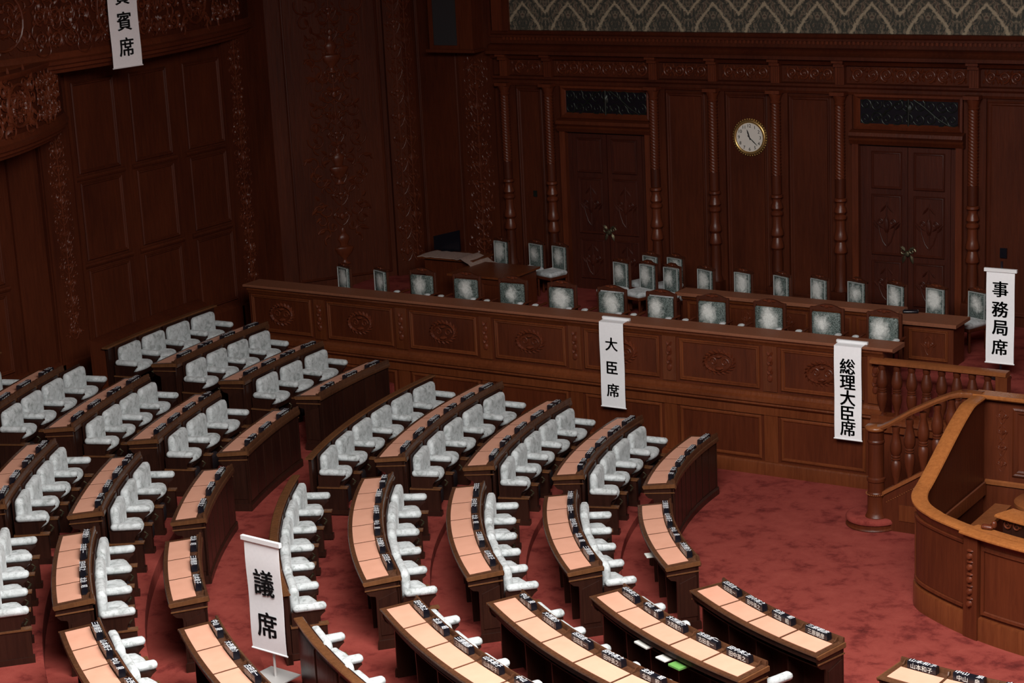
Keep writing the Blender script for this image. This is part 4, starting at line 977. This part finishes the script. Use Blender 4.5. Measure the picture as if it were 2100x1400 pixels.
for i, (x, y) in enumerate([(-11.38, 4.50), (-10.86, 4.50)]):
    side(x, y, -0.32, 'high backed chair at the back of the cluster by the first door, %s one' % ('left', 'right')[i], 'chairs by the first door')
for i, (x, y) in enumerate([(-11.62, 3.80), (-11.06, 3.80), (-10.52, 3.72)]):
    side(x, y, -0.32, 'high backed chair in front of the cluster by the first door, %s one' % ('left', 'middle', 'right')[i], 'chairs by the first door')
for i, (x, y) in enumerate([(-14.88, 4.75), (-14.06, 4.75), (-13.50, 4.70)]):
    side(x, y, -0.3, 'high backed chair against the wall behind the square desk, %s one' % ('left', 'middle', 'right')[i], 'chairs behind the square desk')
for i, (x, y) in enumerate([(-16.42, 1.62), (-15.56, 1.62)]):
    side(x, y, -0.4, 'narrow high backed chair at the corner end of the parapet, %s one' % ('left', 'right')[i], 'chairs at the corner end')
# long desk of the second row
root = room_thing('long_desk', (-7.5, 3.2, DZ)); tag(root, 'long low panelled desk with brown top behind the armchairs', 'desk')
MB().box(-9.80, -5.70, 3.05, 3.12, DZ, 1.40).obj('front', 'dais_dark', root, smooth=0)
MB().prism([(2.96, 1.41), (2.96, 1.45), (2.98, 1.465), (3.38, 1.465), (3.38, 1.41)], lambda a, b, t: (t, a, b), -9.90, -5.72).obj('top', 'ledge', root)
FK = Fr((0, 3.05, 0), (1, 0, 0), (0, -1, 0))
run(root, FK, -9.8, -5.7, [(0, 1.34), (0.03, 1.34), (0.06, 1.41), (0, 1.41)], 'dais', 'top_moulding')
for i in range(5):
    p = panel(root, FK, -9.7 + i * 0.80, -9.7 + i * 0.80 + 0.72, 0.85, 1.30, 'dais_dark', 0.05, mould='dais')
    mb = MB(); carve_tall(mb, FK.sub(-9.34 + i * 0.80, 0.92, 0.01), 0.16, 0.32, 2); mb.obj('carving', 'carve', p)
for x in (-9.78, -5.78): MB().box(x, x + 0.06, 3.12, 3.36, DZ, 1.41).obj('side_panel', 'dais_dark', root)
root = room_thing('pedestal_desk', (-4.95, 2.8, DZ)); tag(root, 'squarer panelled desk closing the long desk on the right', 'desk')
MB().box(-5.45, -4.60, 2.52, 3.02, DZ, 1.40).obj('body', 'dais_dark', root, smooth=0)
MB().prism([(2.44, 1.41), (2.44, 1.45), (2.46, 1.465), (3.10, 1.465), (3.10, 1.41)], lambda a, b, t: (t, a, b), -5.70, -4.53).obj('top', 'ledge', root)
FK = Fr((0, 2.52, 0), (1, 0, 0), (0, -1, 0))
p = panel(root, FK, -5.36, -4.69, 0.82, 1.34, 'dais_dark', 0.06, mould='dais')
carve_tall(MB(), FK.sub(-5.02, 0.90, 0.01), 0.2, 0.36, 2).obj('carving', 'carve', p)
ph = tag(MB().rbox(0, 0, 0.025, 0.26, 0.12, 0.05, 0.02, 2).obj('telephone', 'black', None, (-5.52, 3.0, 1.466), (0, 0, 0.4), smooth=50), 'small black device lying where the two desks meet', 'device')
# square desk by the corner
root = room_thing('square_desk', (-14.1, 3.6, DZ)); tag(root, 'square brown desk with plain sides near the corner', 'desk')
MB().box(-14.72, -13.52, 3.08, 4.12, DZ, 1.38).obj('body', 'dais_dark', root, smooth=0)
MB().prism([(-14.84, 3.02), (-13.46, 3.02), (-13.46, 4.18), (-14.84, 4.18)], lambda a, b, t: (a, b, t), 1.38, 1.42).obj('top', 'dais', root, smooth=0)
for a, b in ((-14.66, -14.16), (-14.08, -13.58)): panel(root, Fr((0, 3.08, 0), (1, 0, 0), (0, -1, 0)), a, b, 0.82, 1.30, 'dais_dark', 0.05)
root = room_thing('side_table', (-15.4, 4.2, DZ)); tag(root, 'dark table under a pale folded cloth left of the square desk', 'table')
MB().box(-16.0, -14.9, 3.95, 4.5, DZ, 1.46).obj('body', 'dais_dark', root, smooth=0)
MB().prism([(-16.12, 3.86), (-14.8, 3.86), (-14.8, 4.6), (-16.12, 4.6)], lambda a, b, t: (a, b, t), 1.46, 1.49).obj('top', 'dais', root, smooth=0)
cb = MB(); n = 14; rg = []
for i in range(n + 1):
    x = -16.1 + 1.5 * i / n; z = 1.497 + 0.02 * abs(sin(i * 1.7)) + (0 if i < 9 else 0.03 * sin((i - 9) * 0.9)); zz = z if i < 11 else z - 0.03 * (i - 10)
    rg.append([(x, 3.84 - (0.03 * (i - 8) if i > 8 else 0), zz - 0.012), (x, 3.84 - (0.03 * (i - 8) if i > 8 else 0), zz), (x, 4.1, zz + 0.012), (x, 4.4, zz), (x, 4.4, zz - 0.01), (x, 4.1, zz)])
M['pinkcloth'] = plain('faded_cloth', (0.34, 0.24, 0.20), 0.9, var=0.15)
cb.sweep(rg); tag(cb.obj('folded_cloth', 'pinkcloth', None, smooth=60), 'pale pinkish cloth draped over the dark table edge', 'cloth')
bs = room_thing('display_screen', (-15.85, 4.55, 1.49)); tag(bs, 'black screen standing on the table beneath the corner', 'screen')
MB().prism([(-16.15, 1.50), (-15.53, 1.50), (-15.53, 1.93), (-16.15, 1.77)], lambda a, b, t: (a, t, b), 4.50, 4.54).obj('panel', 'black', bs); MB().box(-15.95, -15.70, 4.44, 4.60, 1.49, 1.505).obj('foot', 'black', bs)

# ================================================================== clock
ck = room_thing('wall_clock', (-9.60, YW - 0.02, 3.55)); tag(ck, 'round gilt framed clock with white face on the wall panel', 'clock')
cx, cz = -9.60, 3.865; yc = YW - 0.045
def disc(y0, y1, r, mat, name, n=40):
    MB().prism([(r * cos(2 * pi * i / n), r * sin(2 * pi * i / n)) for i in range(n)], lambda a, b, t: (cx + a, t, cz + b), y0, y1).obj(name, mat, ck, smooth=40)
disc(YW - 0.01, yc, 0.31, 'gold', 'case')
rim = MB(); rg = []
for i in range(41):
    a = 2 * pi * i / 40; rg.append([(cx + r * cos(a), yc + dy, cz + r * sin(a)) for r, dy in ((0.33, 0.03), (0.335, -0.005), (0.315, -0.03), (0.29, -0.035), (0.27, -0.02), (0.265, 0.0))])
rim.sweep(rg, closed_ring=False, caps=False); rim.obj('frame', 'gold', ck, smooth=50)
bd = MB()
for i in range(44):
    a = 2 * pi * i / 44; bd.rbox(cx + 0.338 * cos(a), yc + 0.01, cz + 0.338 * sin(a), 0.04, 0.04, 0.04, 0.018, 1)
bd.obj('beading', 'gold', ck, smooth=60)
disc(yc, yc - 0.012, 0.267, 'face', 'dial')
for h in range(1, 13):
    a = pi / 2 - 2 * pi * h / 12
    put('numeral', text_mesh(str(h), 0.085, 'ink', 'numeral', 0.001), ck, (cx + 0.215 * cos(a), yc - 0.0135, cz + 0.215 * sin(a)), (pi / 2, 0, 0))
def hand(deg, ln, w, y, nm):
    a = radians(90 - deg); ca, sa = cos(a), sin(a)
    MB().prism([(-0.05, -w * 0.6), (ln * 0.6, -w), (ln, -w * 0.25), (ln, w * 0.25), (ln * 0.6, w), (-0.05, w * 0.6)], lambda p, q, t: (cx + p * ca - q * sa, t, cz + p * sa + q * ca), y, y - 0.004).obj(nm, 'ink', ck)
hand(341, 0.15, 0.013, yc - 0.016, 'hour_hand'); hand(133, 0.22, 0.008, yc - 0.021, 'minute_hand')

# ================================================================== loudspeaker cabinet on the wall
sp = room_thing('wall_loudspeaker', (-15.7, YW - 0.2, 5.45)); tag(sp, 'tall red wooden loudspeaker box with black cloth front high on the wall', 'loudspeaker')
MB().box(-16.38, -15.35, YW - 0.42, YW, 5.42, 8.2).obj('cabinet', 'dais_dark', sp, smooth=0)
MB().box(-16.26, -15.72, YW - 0.44, YW - 0.42, 5.50, 8.1).obj('cloth_front', 'grille_cloth', sp, smooth=0)
MB().box(-16.44, -15.30, YW - 0.47, YW, 5.36, 5.42).obj('base_board', 'dais_dark', sp, smooth=0)

# ================================================================== balconies on the left wall
def balcony(name, yc_, half, bulge, z0, z1, label, seed):
    o = room_thing(name, (XL, yc_, z0)); tag(o, label, 'balcony')
    n = 28
    def pt(t, d): # t -1..1, plan curve
        y = yc_ + half * t; x = XL + bulge * (1 - t * t) ** 0.5 if False else XL + bulge * cos(t * pi / 2) ** 0.8
        return Vector((x + d, y))
    def sw(prof, nm, mat, t0=-1, t1=1):
        rg = []
        for i in range(n + 1):
            t = t0 + (t1 - t0) * i / n
            rg.append([(max(XL - 0.05, pt(t, d).x), pt(t, d).y, z) for d, z in prof])
        return MB().sweep(rg).obj(nm, mat, o, smooth=40)
    sw([(-0.12, z0 + 0.2), (0.0, z0 + 0.2), (0.0, z1 - 0.1), (-0.12, z1 - 0.1)], 'front', 'wall')
    sw([(-0.3, z0 - 0.16), (-0.10, z0 - 0.13), (-0.08, z0 - 0.08), (0.0, z0 - 0.05), (0.0, z0), (0.08, z0 + 0.03), (0.10, z0 + 0.09), (0.04, z0 + 0.12), (0.03, z0 + 0.17), (0.0, z0 + 0.22), (-0.2, z0 + 0.22)], 'bottom_moulding', 'carve')
    sw([(-0.14, z1 - 0.1), (0.03, z1 - 0.1), (0.08, z1 - 0.04), (0.08, z1), (-0.14, z1 + 0.02)], 'top_rail', 'carve')
    rg = [[(XL - 0.05, pt(-1 + 2 * i / n, 0).y, z0 - 0.05), (pt(-1 + 2 * i / n, -0.1).x, pt(-1 + 2 * i / n, 0).y, z0 - 0.05), (pt(-1 + 2 * i / n, -0.1).x, pt(-1 + 2 * i / n, 0).y, z0 + 0.05), (XL - 0.05, pt(-1 + 2 * i / n, 0).y, z0 + 0.05)] for i in range(n + 1)]
    MB().sweep(rg).obj('soffit', 'wall', o)
    m = 7; hh = (z1 - 0.15) - (z0 + 0.28)
    for i in range(m):
        t = -0.74 + 1.48 * i / (m - 1); p = pt(t, 0.01); q = pt(t + 0.02, 0.01) - pt(t - 0.02, 0.01); q.normalize()
        f = Fr((p.x, p.y, z0 + 0.28 + hh / 2), (q.x, q.y, 0), (q.y, -q.x, 0)); w = 1.48 * half / (m - 1) * 1.02
        mb = MB()
        if i % 2 == 1:
            pts = [(w * 0.33 * cos(2 * pi * k / 24), hh * 0.44 * sin(2 * pi * k / 24)) for k in range(25)]; vine(mb, f, pts, 0.03, 0.03)
            carve_wreath(mb, f, w * 0.20, hh * 0.25); carve_wild(mb, f.sub(0, -hh / 2), w, hh, 18, seed + i, 0.016)
            for a in (-1, 1):
                for b in (-1, 1): leaf(mb, f, a * w * 0.3, b * hh * 0.34, atan2(b, a), 0.2, 0.1, 0.05)
        else:
            for v in (-0.34, 0, 0.34): carve_row(mb, f.sub(0, hh * v), w, hh * 0.31, seed + i)
            carve_wild(mb, f.sub(0, -hh / 2), w, hh, 16, seed + i, 0.016)
        mb.obj('carving', 'carve', o)
    return pt
bp = balcony('guest_balcony', -2.0, 4.75, 1.0, 6.05, 7.6, 'bowed carved wooden balcony high on the side wall', 3)
balcony('carved_balcony', -7.3, 4.9, 2.0, 4.95, 6.15, 'lower carved balcony at the left picture edge', 9)

# ================================================================== banners
def banner(name, label, chars, fr, w, top, bot, size, cells, stand=None, bar=True, fold=0.0):
    """fr: plane with u centred on the strip; cells: v of each character"""
    o = room_thing(name, tuple(fr(0, bot))); tag(o, label, 'banner', None)
    mb = MB(); n = 14; rg = []
    for i in range(n + 1):
        v = bot + (top - bot) * i / n; b = 0.006 * sin(i * 0.7)
        rg.append([fr(-w / 2, v, b), fr(w / 2, v, b), fr(w / 2, v, b + 0.004), fr(-w / 2, v, b + 0.004)])
    mb.sweep(rg)
    if fold:
        mb.add([fr(-w / 2, top, 0.004), fr(w / 2, top, 0.004), fr(w / 2 + 0.0, top + 0.012, -fold), fr(-w / 2 + 0.0, top + 0.012, -fold),
                fr(-w / 2, top - 0.004, 0), fr(w / 2, top - 0.004, 0), fr(w / 2, top + 0.008, -fold), fr(-w / 2, top + 0.008, -fold)],
               [(0, 1, 2, 3), (7, 6, 5, 4), (0, 3, 7, 4), (1, 5, 6, 2), (2, 6, 7, 3), (0, 4, 5, 1)])
    mb.obj('cloth', 'cloth', o, smooth=60)
    bt = MB(); bt.tube([fr(-w / 2 - 0.012, bot, 0.004), fr(w / 2 + 0.012, bot, 0.004)], 0.012, 8); bt.obj('bottom_rod', 'white', o, smooth=60)
    if bar:
        tb = MB()
        if fold: slab(tb, fr, -w / 2 - 0.03, w / 2 + 0.03, top + 0.008, top + 0.05, -fold - 0.05, -fold)
        else: slab(tb, fr, -w / 2 - 0.035, w / 2 + 0.035, top - 0.02, top + 0.035, -0.02, 0.025)
        tb.obj('top_bar', 'white', o)
    yaw = atan2(fr.U.y, fr.U.x)
    for ch, v in zip(chars, cells):
        put('character', text_mesh(ch, size, 'ink', 'character', size * 0.026), o, fr(0, v, 0.0125), (pi / 2, 0, yaw))
    return o
LM = Fr((-9.935, 0.735, 0), (1, 0, 0), (0, -1, 0))
banner('seat_banner', "white banner lettered for ministers' seats, hanging from the middle of the ledge", '大臣席', LM, 0.465, 1.425, -0.055, 0.25, [1.05, 0.64, 0.245], fold=0.16)
LP = Fr((-5.665, 0.735, 0), (1, 0, 0), (0, -1, 0))
banner('seat_banner', "white banner lettered for the prime minister's seat, on the ledge beside the stair", '総理大臣席', LP, 0.46, 1.425, -0.10, 0.27, [1.10, 0.845, 0.59, 0.335, 0.09], fold=0.16)
ang = -0.10
LS = Fr((-3.72, 2.2, 0), (1, 0, 0), (0, -1, 0))
o = banner('seat_banner', 'white banner lettered for secretariat seats on a stand at the right edge', '事務局席', LS, 0.455, 2.48, 0.985, 0.27, [2.185, 1.865, 1.565, 1.25])
mb = MB(); mb.tube([(-3.72, 2.25, DZ), (-3.72, 2.25, 2.62)], 0.02, 8); mb.obj('pole', 'black', o); MB().lathe([(0.0, DZ), (0.17, DZ), (0.17, DZ + 0.02), (0.0, DZ + 0.03)], (-3.72, 2.25), 20).obj('stand_base', 'black', o)
LG = Fr((-8.50, -10.21, 0), (1, -0.09, 0), (-0.09, -1, 0))
o = banner('seat_banner', "white banner lettered for members' seats on a floor stand in the aisle", '議席', LG, 0.575, 1.375, -0.04, 0.35, [0.85, 0.31])
mb = MB(); mb.tube([tuple(LG(0.02, -0.375, -0.04)), tuple(LG(0.02, 1.36, -0.04))], 0.016, 8); mb.obj('pole', 'steel', o)
MB().prism([(-0.25, -0.2), (0.25, -0.2), (0.25, 0.2), (-0.25, 0.2)], lambda a, b, t: LG(a, t, b - 0.04), LEV[4] + 0.125, LEV[4] + 0.14).obj('stand_base', 'steel', o)
LQ = Fr((-17.84, -1.92, 0), (0.12, 1, 0), (1, -0.12, 0))
banner('seat_banner', 'white banner lettered for honoured guests hanging from the carved balcony', '貴賓席', LQ, 0.64, 7.55, 5.875, 0.34, [7.10, 6.66, 6.22])
